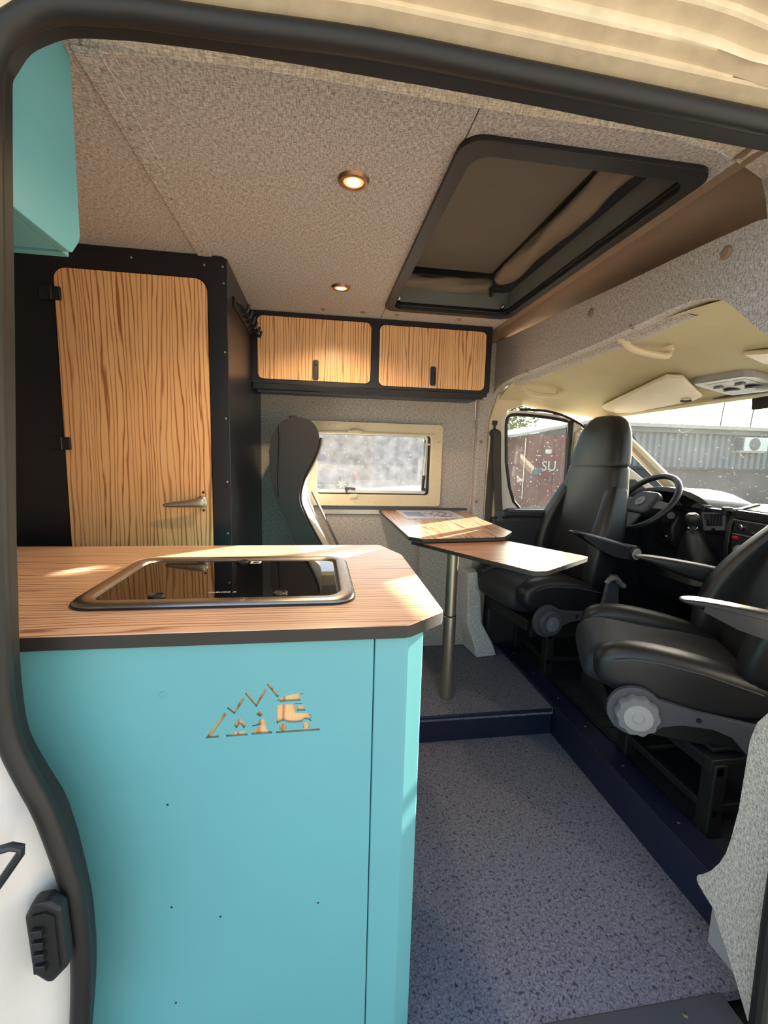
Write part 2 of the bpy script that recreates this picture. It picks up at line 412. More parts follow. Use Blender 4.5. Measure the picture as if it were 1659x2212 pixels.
# front roof lining beyond the hatch, dark brown moulded
rows = []
for x, z in ((0.872, 1.932), (0.900, 1.936), (0.912, 1.927), (0.925, 1.938), (0.99, 1.952), (1.2, 1.945), (1.5, 1.90), (1.8, 1.80), (1.95, 1.68)):
    rows.append([(x - (0.0 if x > 0.95 else 0.0), y, z - (0.05 if y in (0.70, 2.56) else 0)) for y in (0.70, 0.82, 1.2, 1.6, 2.0, 2.4, 2.56)])
struct('ceiling', MB().grid(rows), M['brown'], 'brown moulded roof lining above the cab', ang=60)
# outer roof shell (keeps daylight out of the roof space)
struct('roof', MB().box(-1.3, 1.98, 0.62, 2.62, 2.30, 2.34).box(-1.3, -1.27, 0.62, 2.62, 1.9, 2.34).box(1.95, 1.98, 0.62, 2.62, 1.6, 2.34)
       .box(-1.3, 1.98, 2.58, 2.62, 1.9, 2.34), M['dkwall'], 'outer roof skin')
# far side wall: felt panel with the window opening
wl = struct('wall_left', MB().plate([(-0.95, 0.1), (0.913, 0.1), (0.913, 1.94), (-0.95, 1.94)], [rrect(-0.02, 0.665, 1.035, 1.412, 0.03)], 'xz', YW, YW+0.02), M['fab_wall'], 'grey felt side wall behind the table')
obj('panel', MB().box(-1.25, -0.94, YW, YW+0.02, 0.1, 1.94), M['fab_wall'], wl)
# felt pillar cover and its foot
pl = struct('wall_left', MB().plate([(0.917, 0.13), (1.03, 0.13), (0.995, 0.35), (0.985, 0.8), (0.985, 1.50), (1.02, 1.62), (1.08, 1.72), (1.08, 1.94), (0.917, 1.94)], [], 'xz', YW-0.045, YW+0.02), M['fab_wall'], 'felt cover of the far door pillar', bevel=0.012)
screws(pl, [(0.94, YW-0.045, 1.37), (0.932, YW-0.045, 1.02)], (0, -1, 0), 0.010, M['brown'], 'screw_cap', 0.005)
obj('foot', MB().loft([[(0.86, 2.36, 0.62), (0.93, 2.36, 0.62), (0.94, 2.52, 0.62), (0.85, 2.52, 0.62)],
                       [(0.865, 2.34, 0.32), (0.955, 2.34, 0.32), (0.97, 2.52, 0.32), (0.85, 2.52, 0.32)],
                       [(0.90, 2.30, 0.20), (1.02, 2.32, 0.20), (1.03, 2.52, 0.20), (0.88, 2.52, 0.20)],
                       [(0.91, 2.29, 0.131), (1.045, 2.31, 0.131), (1.05, 2.52, 0.131), (0.88, 2.52, 0.131)]]), M['fab_pil'], pl, bevel=0.012)
obj('lower_panel', MB().box(0.60, 0.925, 2.47, 2.53, 0.131, 0.93), M['fab_wall'], pl, bevel=0.006)
# window in the far wall
wd = struct('window_1', MB().plate(rrect(-0.075, 0.715, 0.985, 1.458, 0.022), [rrect(-0.005, 0.652, 1.048, 1.398, 0.02)], 'xz', YW-0.026, YW+0.012), M['cream'], 'caravan window with a cream frame and a hazy scratched pane', bevel=0.006)
screws(wd, [(x, YW-0.026, 1.438) for x in (0.06, 0.22, 0.34, 0.50, 0.66)] + [(x, YW-0.026, 1.008) for x in (0.06, 0.21, 0.33, 0.48, 0.64)] + [(0.692, YW-0.026, z) for z in (1.36, 1.25, 1.10)], (0, -1, 0), 0.006, M['cream'], 'screw_cap', 0.002)
obj('blind_rail', MB().box(-0.005, 0.66, YW-0.034, YW-0.018, 1.392, 1.404), M['cream'], wd, bevel=0.002)
obj('pane', MB().plate(rrect(-0.02, 0.648, 1.052, 1.40, 0.03), [], 'xz', YW+0.03, YW+0.034), M['glass1'], wd)
obj('pane_rim', MB().plate(rrect(-0.022, 0.640, 1.056, 1.400, 0.03), [rrect(-0.012, 0.632, 1.072, 1.390, 0.026)], 'xz', YW+0.022, YW+0.038), M['white'], wd)
obj('gasket', MB().plate(rrect(-0.03, 0.668, 1.03, 1.415, 0.025), [rrect(-0.015, 0.643, 1.054, 1.402, 0.02)], 'xz', YW+0.012, YW+0.05), M['rubber'], wd)
obj('stay_arm', MB().cyl((0.627, YW+0.002, 1.345), (0.618, YW+0.002, 1.15), 0.006).box(0.618, 0.648, YW-0.004, YW+0.008, 1.340, 1.352), M['metal'], wd)
obj('stay_knob', MB().cyl((0.618, YW+0.002, 1.165), (0.613, YW+0.002, 1.08), 0.010, 0.008).box(0.606, 0.632, YW-0.006, YW+0.010, 1.075, 1.090), M['blackp'], wd, bevel=0.003)
tb = obj('blind_tab', MB().box(0.165, 0.245, YW-0.044, YW-0.024, 1.392, 1.412).box(0.185, 0.228, YW-0.042, YW-0.022, 1.408, 1.418), M['cream'], wd, bevel=0.004)
obj('blind_catch', MB().box(0.182, 0.222, YW-0.040, YW-0.020, 1.030, 1.052), M['cream'], wd, bevel=0.004)
lt = obj('latch', MB().tube([(0.155, YW-0.004, 1.082), (0.185, YW-0.012, 1.083), (0.215, YW-0.012, 1.080)], [0.009, 0.007, 0.008], 8), M['greyp'], wd)
obj('latch_base', MB().box(0.160, 0.172, YW-0.010, YW+0.02, 1.058, 1.086), M['greyp'], lt, bevel=0.002)
# table rail on the wall
r_ = struct('trim_4', MB().box(0.02, 0.885, YW-0.016, YW, 0.934, 0.972), M['alu'], 'aluminium rail on the far wall that carries the table', bevel=0.003)
obj('lip', MB().box(0.02, 0.885, YW-0.022, YW-0.014, 0.962, 0.976), M['greyp'], r_)
# felt-covered arch between living space and cab: header beam and near pillar
arch_out = [(0.70, 0.0), (0.70, 1.94), (0.94, 1.94), (0.962, 1.933), (0.945, 1.885), (0.935, 1.838), (0.9565, 1.8444), (1.0631, 1.8527), (1.2136, 1.861), (1.4092, 1.870), (1.6752, 1.886), (2.0555, 1.906), (2.5369, 1.932), (2.57, 1.932), (2.57, 1.60),
            (2.50, 1.635), (2.4317, 1.672), (2.32, 1.690), (2.2239, 1.6962), (2.0234, 1.698), (1.7116, 1.702), (1.5059, 1.7069), (1.3225, 1.7153), (1.1939, 1.7229), (1.1142, 1.7208), (1.0556, 1.7077), (1.0201, 1.6886), (0.9848, 1.6582), (0.9375, 1.6111), (0.8953, 1.5718),
            (0.82, 1.45), (0.765, 1.25), (0.75, 1.0), (0.752, 0.80), (0.776, 0.737), (0.796, 0.70), (0.806, 0.649), (0.808, 0.466), (0.816, 0.38), (0.823, 0.335), (0.835, 0.295), (0.853, 0.255), (0.872, 0.225), (0.884, 0.210), (0.888, 0.200), (0.887, 0.192), (0.880, 0.184), (0.866, 0.178), (0.835, 0.166), (0.756, 0.057), (0.72, 0.0)]
hd = struct('trim_5', MB().plate(arch_out, [], 'yz', 1.0, 1.05), M['fab_head'], 'felt-covered arch between the living space and the cab', bevel=0.014, seg=3)
screws(hd, [(1.0, 1.585, 1.825), (1.0, 1.03, 1.805)], (-1, 0, 0), 0.016, M['brown'], 'button_cap', 0.007)
screws(hd, [(1.004, 2.08, 1.702), (1.004, 1.36, 1.718), (1.0, 2.50, 1.72)], (-0.7, 0, -0.7), 0.010, M['brown'], 'button_cap', 0.004)
# strip of lining that turns under the beam towards the cab
struct('trim_6', MB().grid([[(1.045, y, z+0.002), (1.06, y, z-0.008), (1.085, y, z-0.012), (1.12, y, z-0.004), (1.15, y, z+0.02)] for y, z in ((2.50, 1.640), (2.35, 1.688), (2.1, 1.698), (1.8, 1.702), (1.5, 1.708), (1.3, 1.717), (1.2, 1.723))]), M['fab_head'], 'pale furry lip under the felt header')
# grey plastic trim piece at the foot of the near pillar
struct('trim_7', MB().box(1.052, 1.094, 0.74, 0.882, 0.0, 0.11), M['lgreyp'], 'pale plate at the foot of the near felt pillar', bevel=0.004)
obj('plug', MB().lathe([(0, 0), (0.022, 0), (0.018, 0.006), (0, 0.006)], (1.052, 0.79, 0.085), (-1, 0, 0)), M['greyp'], bpy.data.objects['trim_7'])
BULB = [(-0.3812, 0.3249), (-0.3737, 0.4046), (-0.3694, 0.4828), (-0.3715, 0.559), (-0.3775, 0.6187), (-0.4023, 0.7329), (-0.4245, 0.7973), (-0.4429, 0.8585), (-0.448, 0.9312), (-0.4462, 1.0012), (-0.4428, 1.0693), (-0.4386, 1.1485), (-0.4316, 1.2627), (-0.4191, 1.4417), (-0.4092, 1.5971), (-0.4006, 1.7071), (-0.3936, 1.7534), (-0.3786, 1.7785), (-0.3598, 1.7949), (-0.3397, 1.8078), (-0.3105, 1.8172), (-0.2589, 1.8225), (-0.2239, 1.8254), (-0.1132, 1.8275), (0.0658, 1.8325), (0.263, 1.8277), (0.4814, 1.8217), (0.6902, 1.8147), (0.9041, 1.806)]
CREASE = [(-0.3827, 0.2938), (-0.3737, 0.3759), (-0.3683, 0.4565), (-0.3701, 0.5351), (-0.3747, 0.5966), (-0.3936, 0.7139), (-0.4204, 0.7809), (-0.4431, 0.8445), (-0.4486, 0.9196), (-0.4473, 0.992), (-0.4436, 1.0623), (-0.4395, 1.1442), (-0.4325, 1.2622), (-0.4201, 1.447), (-0.41, 1.6075), (-0.4013, 1.7159), (-0.3953, 1.7588), (-0.3828, 1.7851), (-0.3623, 1.8035), (-0.341, 1.8158), (-0.3119, 1.8239), (-0.2649, 1.827), (-0.2312, 1.83), (-0.1168, 1.8324), (0.0681, 1.8379), (0.2717, 1.832), (0.4975, 1.8243), (0.7133, 1.8166), (0.9344, 1.807)]
FLAP = [(-0.3838, 0.2704), (-0.3753, 0.3546), (-0.3678, 0.4368), (-0.3655, 0.5167), (-0.3697, 0.5797), (-0.3874, 0.6997), (-0.4164, 0.7686), (-0.4413, 0.8339), (-0.4496, 0.911), (-0.449, 0.9852), (-0.4459, 1.0572), (-0.4419, 1.141), (-0.4373, 1.2617), (-0.4259, 1.4507), (-0.4158, 1.6193), (-0.4062, 1.6934), (-0.3951, 1.7465), (-0.3856, 1.7648), (-0.369, 1.7877), (-0.3447, 1.8028), (-0.318, 1.8131), (-0.2599, 1.8196), (-0.22, 1.8217), (-0.1197, 1.8242), (0.0702, 1.8225), (0.2794, 1.8188), (0.5115, 1.8101), (0.7331, 1.803), (0.9598, 1.7955)]
LIN = [(-0.60, 0.90, 1.80), (-0.4091, 0.888, 1.93), (-0.30, 0.872, 1.93), (-0.148, 0.864, 1.93), (0.0875, 0.868, 1.93), (0.2607, 0.874, 1.93), (0.4445, 0.876, 1.93), (0.67, 0.873, 1.93), (0.83, 0.897, 1.932), (0.93, 0.935, 1.935), (1.005, 0.96, 1.932)]
def at_x(path, x):
    """height of a path of (x, z) points on its upper run at x"""
    p = [q for q in path if q[1] > 1.7]
    for a, b in zip(p, p[1:]):
        if a[0] <= x <= b[0]: return a[1] + (b[1]-a[1])*(x-a[0])/(b[0]-a[0])
    return p[-1][1] if x > 0 else p[0][1]
rows = []
for x, y, z in LIN:
    zf = at_x(FLAP, x) + 0.005 if x > -0.41 else 1.70
    k_ = max(0.0, min(1.0, (x-0.70)/0.2))
    rows.append([(x+0.03*k_, 0.715, z+0.03-0.06*k_), (x+0.015*k_, y-0.05-0.03*k_, z+0.022-0.034*k_), (x, y-0.02, z+0.010-0.010*k_), (x, y, z-0.001)])
struct('trim_8', MB().grid(rows), M['fab_lin'], 'felt lining along the inside edge of the door opening', ang=60)
# door seal: fat hollow bulb plus an inner flap
b3 = smooth_path([(x, 0.665, z) for x, z in BULB], 3); c3 = smooth_path([(x, 0.685, z) for x, z in CREASE], 3); f3 = smooth_path([(x, 0.703, z) for x, z in FLAP], 3)
se = struct('trim_10', MB().tube(b3, 0.0152, 20, upv=(0, 1, 0)), M['rubber'], 'thick black rubber seal round the sliding door opening')
rg = []
for a, b in zip(c3, f3):
    d = (b-a); t = Vector((0, 0.010, 0))
    rg.append([a+Vector((0, -0.008, 0)), a+d*0.5+Vector((0, -0.006, 0)), b, b-d*0.5+Vector((0, 0.012, 0)), a-d*0.3+Vector((0, 0.03, 0))])
obj('flap', MB().loft(rg), M['rubber'], se, ang=50)
# painted body outside the seal
prof = [(0.668, 0.006), (0.662, 0.016), (0.656, 0.0175), (0.634, 0.018), (0.630, 0.0205), (0.629, 0.025), (0.618, 0.0262), (0.606, 0.0265), (0.603, 0.029), (0.600, 0.040), (0.592, 0.0425), (0.576, 0.043), (0.572, 0.0455), (0.570, 0.0515), (0.563, 0.053), (0.556, 0.053), (0.553, 0.057), (0.552, 0.075)]
rows = []
top = [p for p in BULB if p[1] > 1.80 and p[0] > -0.35]
xs = [-0.6, -0.45] + [p[0] for p in top]
fine = []
for a, b in zip(xs, xs[1:]):
    fine += [a + (b-a)*k/4 for k in range(4)]
fine.append(xs[-1])
for x in fine:
    zb = at_x(BULB, x) if x > -0.3 else 1.818
    cv = max(0.0, x-0.47)
    rows.append([(x, y, zb + max(h - (cv*cv*0.25 if k > 4 else 0) - (cv*cv*0.5 if k > 7 else 0), h*0.7)) for k, (y, h) in enumerate(prof)])
struct('trim_11', MB().grid(rows), M['bodyc'], 'weathered cream-white stepped body flange above the door opening', ang=25)
cb = [p for p in BULB if p[0] < -0.19 and p[1] > 1.55]
struct('trim_14', MB().plate([(-0.62, 1.55)] + [(x-0.004, z+0.004) for x, z in cb] + [(-0.19, 1.90), (-0.62, 1.90)], [], 'xz', 0.668, 0.674), M['bodyc'], 'cream-white painted corner of the door frame')
struct('trim_15', MB().tube([(0.995, 0.69, -0.1), (0.978, 0.69, 0.3), (0.974, 0.69, 0.6), (0.985, 0.69, 1.2), (0.99, 0.69, 1.6), (0.965, 0.68, 1.78)], 0.016, 10, upv=(0, 1, 0)), M['rubber'], 'black rubber seal along the front edge of the door opening')
# painted jamb behind the seal at the lower left
rows = []
for x, z in [(-0.44, 1.86), (-0.41, 1.72)] + [p for p in reversed(BULB) if p[0] < -0.35 and p[1] < 1.70] + [(-0.40, 0.1), (-0.40, -0.25)]:
    rows.append([(x-0.004, 0.676, z), (x-0.012, 0.670, z), (x-0.030, 0.664, z), (x-0.05, 0.645, z), (x-0.075, 0.640, z), (x-0.10, 0.60, z), (x-0.30, 0.58, z), (x-0.40, 0.56, z)])
jb = struct('wall_right', MB().grid(rows), M['white'], 'white painted door jamb at the rear edge of the opening', ang=50)
struct('wall_right', MB().box(-1.3, -0.72, 0.56, 0.62, -0.3, 2.0), M['white'], 'white outer body side behind the door opening')
# closing walls outside the view
struct('wall_back', MB().box(-1.28, -1.25, 0.6, 2.6, -0.1, 2.0), M['fab_wall'], 'unseen closing wall added behind the washroom to keep light out')  # added out of view so no light leaks in from the rear
struct('wall_left', MB().box(-1.3, 1.0, YW+0.06, YW+0.08, -0.3, 0.95).box(-1.3, 1.0, YW+0.06, YW+0.08, 1.45, 2.0).box(-1.3, -0.05, YW+0.06, YW+0.08, 0.9, 1.5).box(0.69, 1.05, YW+0.06, YW+0.08, 0.9, 1.5).box(1.0, 2.7, YW+0.06, YW+0.08, -0.3, 0.93), M['white'], 'white outer skin of the far body side')
struct('floor', MB().box(-1.3, 2.7, 0.66, 2.6, -0.12, -0.04), M['black'], 'dark underbody')
# --------------------------------------------------------------- cab shell
def xf(y): return 2.05 - 0.36*((y-1.6)/0.85)**2*0.75
rows = []
for i in range(9):
    t = i/8; r = []
    for y, dz in ((0.72, 0.26), (0.78, 0.13), (0.86, 0.05), (1.0, 0.012), (1.3, 0), (1.6, 0), (1.9, 0), (2.2, 0.012), (2.34, 0.035), (2.43, 0.075), (2.485, 0.105), (2.515, 0.14)):
        x = 1.04 + (xf(y)-1.04)*t
        zc = 1.722 - 0.03*t - 0.095*t*t + (0.014*math.sin(t*9) if 0.2 < t < 0.95 else 0)
        r.append((x, y, zc - dz*(1-0.35*t) - (0.03 if 0.8 < t and 0 else 0)))
    rows.append(r)
hl = struct('ceiling', MB().grid(rows), M['beige'], 'beige moulded headliner of the cab', sub=1)
# far door with its window
dwin = smooth_path([(1.0977, 0, 1.47), (1.105, 0, 1.515), (1.1379, 0, 1.534), (1.2358, 0, 1.534), (1.3848, 0, 1.523), (1.482, 0, 1.509)], 3)
dw = [(p.x, p.z) for p in dwin] + [(1.500, 1.50), (1.512, 1.2), (1.512, 0.975), (1.22, 0.975), (1.175, 1.02), (1.142, 1.11), (1.112, 1.26)]
qw = [(1.545, 1.44), (1.575, 1.465), (1.66, 1.44), (1.80, 1.30), (1.82, 1.20), (1.56, 1.18), (1.54, 1.25)]
door = [(1.07, 0.12), (1.07, 1.30), (1.06, 1.50), (1.095, 1.552), (1.18, 1.562), (1.40, 1.548), (1.53, 1.512), (1.66, 1.43), (1.85, 1.29), (2.3, 1.0), (2.3, 0.12)]
dr = struct('door_1', MB().plate(door, [dw, qw], 'xz', 2.505, 2.53), M['white'], 'white inside frame of the driver door', bevel=0.006)
ws_ = 0.014
obj('window_gasket', MB().tube([(p[0], 2.506, p[1]) for p in dw], 0.010, 8, closed=True, upv=(0, 1, 0)), M['rubber'], dr)
obj('divider_bar', MB().box(1.497, 1.520, 2.49, 2.52, 0.97, 1.512), M['rubber'], dr, bevel=0.004)
obj('quarter_trim', MB().tube([(p[0], 2.506, p[1]) for p in qw], 0.012, 8, closed=True, upv=(0, 1, 0)), M['cream'], dr)
obj('top_seal', MB().tube(smooth_path([(1.1698, 2.495, 1.566), (1.3294, 2.495, 1.563), (1.4494, 2.495, 1.540), (1.5423, 2.49, 1.503), (1.6223, 2.49, 1.455), (1.9, 2.47, 1.26)], 3), 0.008, 8), M['rubber'], dr)
obj('inner_panel', MB().box(1.02, 2.45, 2.44, 2.51, 0.14, 0.93).box(1.10, 2.25, 2.46, 2.51, 0.92, 0.972), M['dashp'], dr, bevel=0.02)
obj('sill_cap', MB().box(1.13, 1.9, 2.455, 2.525, 0.955, 0.978), M['greyp'], dr, bevel=0.008)
obj('mirror_corner', MB().plate([(1.86, 1.02), (1.86, 1.17), (1.95, 1.17), (2.05, 1.10), (2.10, 1.02)], [], 'xz', 2.47, 2.50), M['greyp'], dr, bevel=0.004)
w2 = struct('window_2', MB().plate(dw, [], 'xz', 2.517, 2.520), M['glass2'], 'dust-flecked side window of the driver door')
obj('quarter_pane', MB().plate(qw, [], 'xz', 2.517, 2.520), M['glass2'], w2)
# cream pillar trim behind the driver door
pt = struct('trim_12', MB().plate([(0.985, 0.72), (1.075, 0.72), (1.075, 1.30), (1.062, 1.50), (1.10, 1.56), (1.18, 1.585), (1.20, 1.70), (1.06, 1.70), (1.02, 1.62), (0.985, 1.50)], [], 'xz', 2.485, 2.51), M['cream'], 'cream trim on the pillar behind the driver door', bevel=0.008)
# front of the cab: pillar, windscreen, scuttle, near door
struct('trim_13', MB().tube([(1.70, 2.475, 1.535), (1.95, 2.47, 1.335), (2.2, 2.46, 1.13), (2.42, 2.44, 0.95)], [0.03, 0.036, 0.04, 0.045], 10).tube([(1.70, 0.745, 1.555), (2.42, 0.76, 0.95)], 0.05, 8), M['cream'], 'cream windscreen pillars')
rows = []
for i in range(11):
    t = i/10; r = []
    for y in (0.76, 0.95, 1.15, 1.38, 1.6, 1.82, 2.05, 2.25, 2.45):
        q = ((y-1.6)/0.85)**2
        xt, zt = 2.06-0.27*q, 1.605-0.055*q; xb, zb = 2.66-0.36*q, 0.98
        r.append((xt+(xb-xt)*t, y, zt+(zb-zt)*t))
    rows.append(r)
ws2 = struct('window_3', MB().grid(rows), M['glass3'], 'dusty panoramic windscreen', sub=1)
rg = []
for y in (0.76, 0.95, 1.15, 1.38, 1.6, 1.82, 2.05, 2.25, 2.45):
    q = ((y-1.6)/0.85)**2; x, z = 2.06-0.27*q, 1.605-0.055*q
    rg.append([(x-0.05, y, z+0.03), (x+0.03, y, z+0.035), (x+0.035, y, z-0.004), (x-0.02, y, z-0.008), (x-0.05, y, z+0.0)])
obj('top_edge', MB().loft(rg), M['beige'], ws2, ang=60)
struct('wall_front', MB().box(2.35, 2.75, 0.7, 2.55, -0.3, 0.97), M['black'], 'black bulkhead ahead of the dashboard')
nd = [(1.12, 0.3), (1.12, 1.50), (1.25, 1.55), (1.5, 1.52), (1.75, 1.40), (2.3, 1.0), (2.3, 0.3)]
d2 = struct('door_2', MB().plate([(1.05, -0.2), (1.05, 1.62), (1.4, 1.62), (1.75, 1.50), (2.4, 0.98), (2.4, -0.2)], [[(1.2, 0.98), (1.2, 1.45), (1.5, 1.45), (1.72, 1.33), (2.05, 1.08), (2.05, 0.98)]], 'xz', 0.69, 0.715), M['white'], 'passenger door')
obj('pane', MB().plate([(1.2, 0.98), (1.2, 1.45), (1.5, 1.45), (1.72, 1.33), (2.05, 1.08), (2.05, 0.98)], [], 'xz', 0.70, 0.703), M['glass2'], d2)
# ================================================================== KITCHEN BLOCK
LOGO = [
    [(-0.1965, 0.7738), (-0.1627, 0.8219), (-0.1588, 0.8178), (-0.1856, 0.7794), (-0.1729, 0.7789), (-0.1735, 0.7737)],
    [(-0.1586, 0.8293), (-0.156, 0.8319), (-0.1463, 0.823), (-0.1311, 0.8488), (-0.1274, 0.8447), (-0.1456, 0.8169)],
    [(-0.1269, 0.8551), (-0.1236, 0.8596), (-0.1073, 0.8356), (-0.0921, 0.864), (-0.0885, 0.8597), (-0.1074, 0.8282)],
    [(-0.0887, 0.8707), (-0.0854, 0.8756), (-0.0665, 0.8471), (-0.0705, 0.8449)],
    [(-0.0724, 0.8371), (-0.0677, 0.841), (-0.0601, 0.8452), (-0.0482, 0.8486), (-0.0397, 0.8495), (-0.0292, 0.85), (-0.0227, 0.8506), (-0.0227, 0.8495), (-0.0288, 0.8487), (-0.0288, 0.8359), (-0.0664, 0.8356), (-0.0672, 0.8392)],
    [(-0.0713, 0.7929), (-0.0718, 0.7976), (-0.0711, 0.8274), (-0.0694, 0.8301), (-0.0652, 0.8307), (-0.0389, 0.8305), (-0.038, 0.8122), (-0.0157, 0.8107), (-0.0079, 0.8064), (-0.0131, 0.8052), (-0.0079, 0.8007), (-0.0108, 0.799), (-0.0079, 0.7932), (-0.0139, 0.7974), (-0.0209, 0.7988), (-0.0269, 0.7935), (-0.0398, 0.7931), (-0.0517, 0.7943), (-0.0568, 0.7975), (-0.0637, 0.7974)],
    [(-0.0355, 0.8158), (-0.0329, 0.8268), (-0.0235, 0.8266), (-0.0195, 0.8156)],
    [(-0.0726, 0.7746), (-0.0726, 0.7783), (-0.0637, 0.7788), (-0.0644, 0.7805), (-0.0661, 0.7826), (-0.067, 0.7853), (-0.067, 0.788), (-0.066, 0.7905), (-0.0642, 0.7923), (-0.0619, 0.7932), (-0.0594, 0.793), (-0.057, 0.7918), (-0.0553, 0.7898), (-0.0543, 0.7871), (-0.0543, 0.7844), (-0.0552, 0.7819), (-0.0569, 0.78), (-0.0552, 0.7787), (-0.0225, 0.7788), (-0.022, 0.7803), (-0.0237, 0.7824), (-0.0247, 0.7851), (-0.0247, 0.7879), (-0.0237, 0.7904), (-0.0219, 0.7922), (-0.0195, 0.7931), (-0.017, 0.7929), (-0.0146, 0.7917), (-0.0128, 0.7896), (-0.0118, 0.7869), (-0.0117, 0.7842), (-0.0127, 0.7816), (-0.0144, 0.7797), (-0.0121, 0.7794), (0.0053, 0.7793), (0.0085, 0.7748)],
    [(-0.038, 0.8314), (-0.0252, 0.831), (-0.0252, 0.8297), (-0.038, 0.8301)],
    [(-0.1456, 0.7991), (-0.1431, 0.8017), (-0.1409, 0.8006), (-0.1389, 0.806), (-0.1347, 0.8094), (-0.1323, 0.8028), (-0.1307, 0.7989), (-0.129, 0.8031), (-0.1264, 0.7977), (-0.1265, 0.7922), (-0.1301, 0.7878), (-0.1317, 0.7925), (-0.1336, 0.7941), (-0.1357, 0.7974), (-0.1382, 0.7963), (-0.1399, 0.7922), (-0.1433, 0.7887), (-0.146, 0.7945)],
    [(-0.1609, 0.7742), (-0.1605, 0.7785), (-0.1476, 0.7785), (-0.1472, 0.784), (-0.1426, 0.7822), (-0.1368, 0.7832), (-0.131, 0.7822), (-0.126, 0.7837), (-0.126, 0.7806), (-0.1274, 0.7792), (-0.1227, 0.7785), (-0.1231, 0.7742)],
    [(-0.0969, 0.8142), (-0.0972, 0.8161), (-0.0981, 0.8177), (-0.0994, 0.8189), (-0.101, 0.8195), (-0.1026, 0.8194), (-0.1041, 0.8187), (-0.1052, 0.8174), (-0.1058, 0.8157), (-0.1093, 0.8132), (-0.1058, 0.8135), (-0.1052, 0.8121), (-0.1043, 0.8108), (-0.1031, 0.81), (-0.1017, 0.8095), (-0.1003, 0.8096), (-0.099, 0.8102), (-0.0979, 0.8112), (-0.0972, 0.8125), (-0.0945, 0.8165)],
    [(-0.1041, 0.7999), (-0.1015, 0.8049), (-0.0931, 0.8051), (-0.0907, 0.7971), (-0.09, 0.7858), (-0.0849, 0.7798), (-0.0799, 0.7794), (-0.0794, 0.7747), (-0.1161, 0.775), (-0.116, 0.7789), (-0.111, 0.7793), (-0.1113, 0.7864), (-0.1092, 0.789), (-0.1008, 0.7899), (-0.0991, 0.7939), (-0.1058, 0.7916), (-0.115, 0.791), (-0.1145, 0.7941), (-0.1083, 0.7942), (-0.1033, 0.797)]]

kc = thing('kitchen_cabinet', 'turquoise kitchen block with a cut-out camping picture beside the door opening', 'cabinet', (-0.15, 0.95, 0.0))
obj('carcass', MB().box(-1.15, 0.185, 0.80, 1.40, 0.0, 0.955), M['teal'], kc)
fpn = obj('front_panel', MB().plate([(-1.15, 0.0), (0.1045, 0.0), (0.1045, 0.955), (-1.15, 0.955)], LOGO, 'xz', 0.765, 0.769), M['teal'], kc)
obj('logo_backing', MB().box(-0.22, 0.03, 0.7705, 0.775, 0.755, 0.90), M['wood_in'], fpn)
obj('front_core', MB().box(-1.15, 0.1045, 0.7755, 0.80, 0.0, 0.955), M['teal'], kc)
obj('corner_post', MB().plate([(0.1065, 0.765), (0.168, 0.765), (0.206, 0.797), (0.206, 1.40), (0.186, 1.40), (0.186, 0.80), (0.1065, 0.80)], [], 'xy', 0.0, 0.955), M['teal'], kc, bevel=0.003)
screws(fpn, [(-0.2647, 0.765, 0.649), (-0.2652, 0.765, 0.436), (-0.1787, 0.765, 0.4028), (0.0061, 0.765, 0.4065), (-0.265, 0.765, 0.2237)], (0, -1, 0), 0.0022, M['dmetal'], h=0.0005)
obj('screw_cover', MB().lathe([(0, 0), (0.0062, 0), (0.0058, 0.0016), (0.003, 0.002), (0.0018, 0.0008), (0, 0.0008)], (-0.2646, 0.765, 0.8615), (0, -1, 0)), M['teal'], fpn)
wt = thing('worktop', 'striped wood worktop with a black edge and clipped corners on the turquoise block', 'worktop', (-0.3, 1.1, 0.955))
WT = [(-1.15, 0.755), (0.160, 0.752), (0.172, 0.756), (0.246, 0.812), (0.251, 0.824), (0.258, 1.30), (0.256, 1.314), (0.212, 1.446), (0.200, 1.452), (-1.15, 1.452)]
obj('slab', MB().plate(WT, [rrect(-0.44, 0.04, 0.90, 1.22, 0.04)], 'xy', 0.955, 0.9775), M['edge'], wt)
obj('top_face', MB().plate(WT, [rrect(-0.44, 0.04, 0.90, 1.22, 0.04)], 'xy', 0.9775, 0.980), M['wood_top'], wt, bevel=0.0012)
hb = thing('hob_unit', 'black glass lidded hob with a steel rim set into the wood worktop', 'hob', (-0.2, 1.06, 0.98))
def ring(i, z, r): return [(p[0], p[1], z) for p in rrect(-0.475+i, 0.080-i, 0.868+i, 1.258-i, r)]
obj('rim_gasket', MB().plate(rrect(-0.477, 0.082, 0.866, 1.260, 0.052), [rrect(-0.44, 0.045, 0.90, 1.225, 0.04)], 'xy', 0.9801, 0.9845), M['rubber'], hb)
obj('steel_rim', MB().loft([ring(0, 0.9846, 0.05), ring(0.002, 0.989, 0.05), ring(0.008, 0.9915, 0.048), ring(0.026, 0.9918, 0.04), ring(0.031, 0.989, 0.038), ring(0.034, 0.984, 0.036)], caps=False), M['metal'], hb, ang=50)
gd = obj('glass_lid', MB().plate(rrect(-0.439, 0.044, 0.903, 1.223, 0.035), [], 'xy', 0.982, 0.9865), M['blackglass'], hb, bevel=0.001)
for x, y in ((-0.2, 1.205), (-0.324, 0.925), (-0.077, 0.925)):
    obj('rubber_stop', MB().lathe([(0, 0), (0.016, 0), (0.0155, 0.004), (0.012, 0.005), (0.010, 0.003), (0, 0.003)], (x, y, 0.9866), (0, 0, 1)), M['rubber'], gd)
obj('rim_clip', MB().box(-0.152, -0.144, 0.876, 0.892, 0.9916, 0.993), M['metal'], hb)
obj('sticker', MB().plate([(-0.178, 1.190), (-0.150, 1.190), (-0.150, 1.214), (-0.178, 1.214)], [], 'xy', 0.9866, 0.9868), M['sticker'], gd)
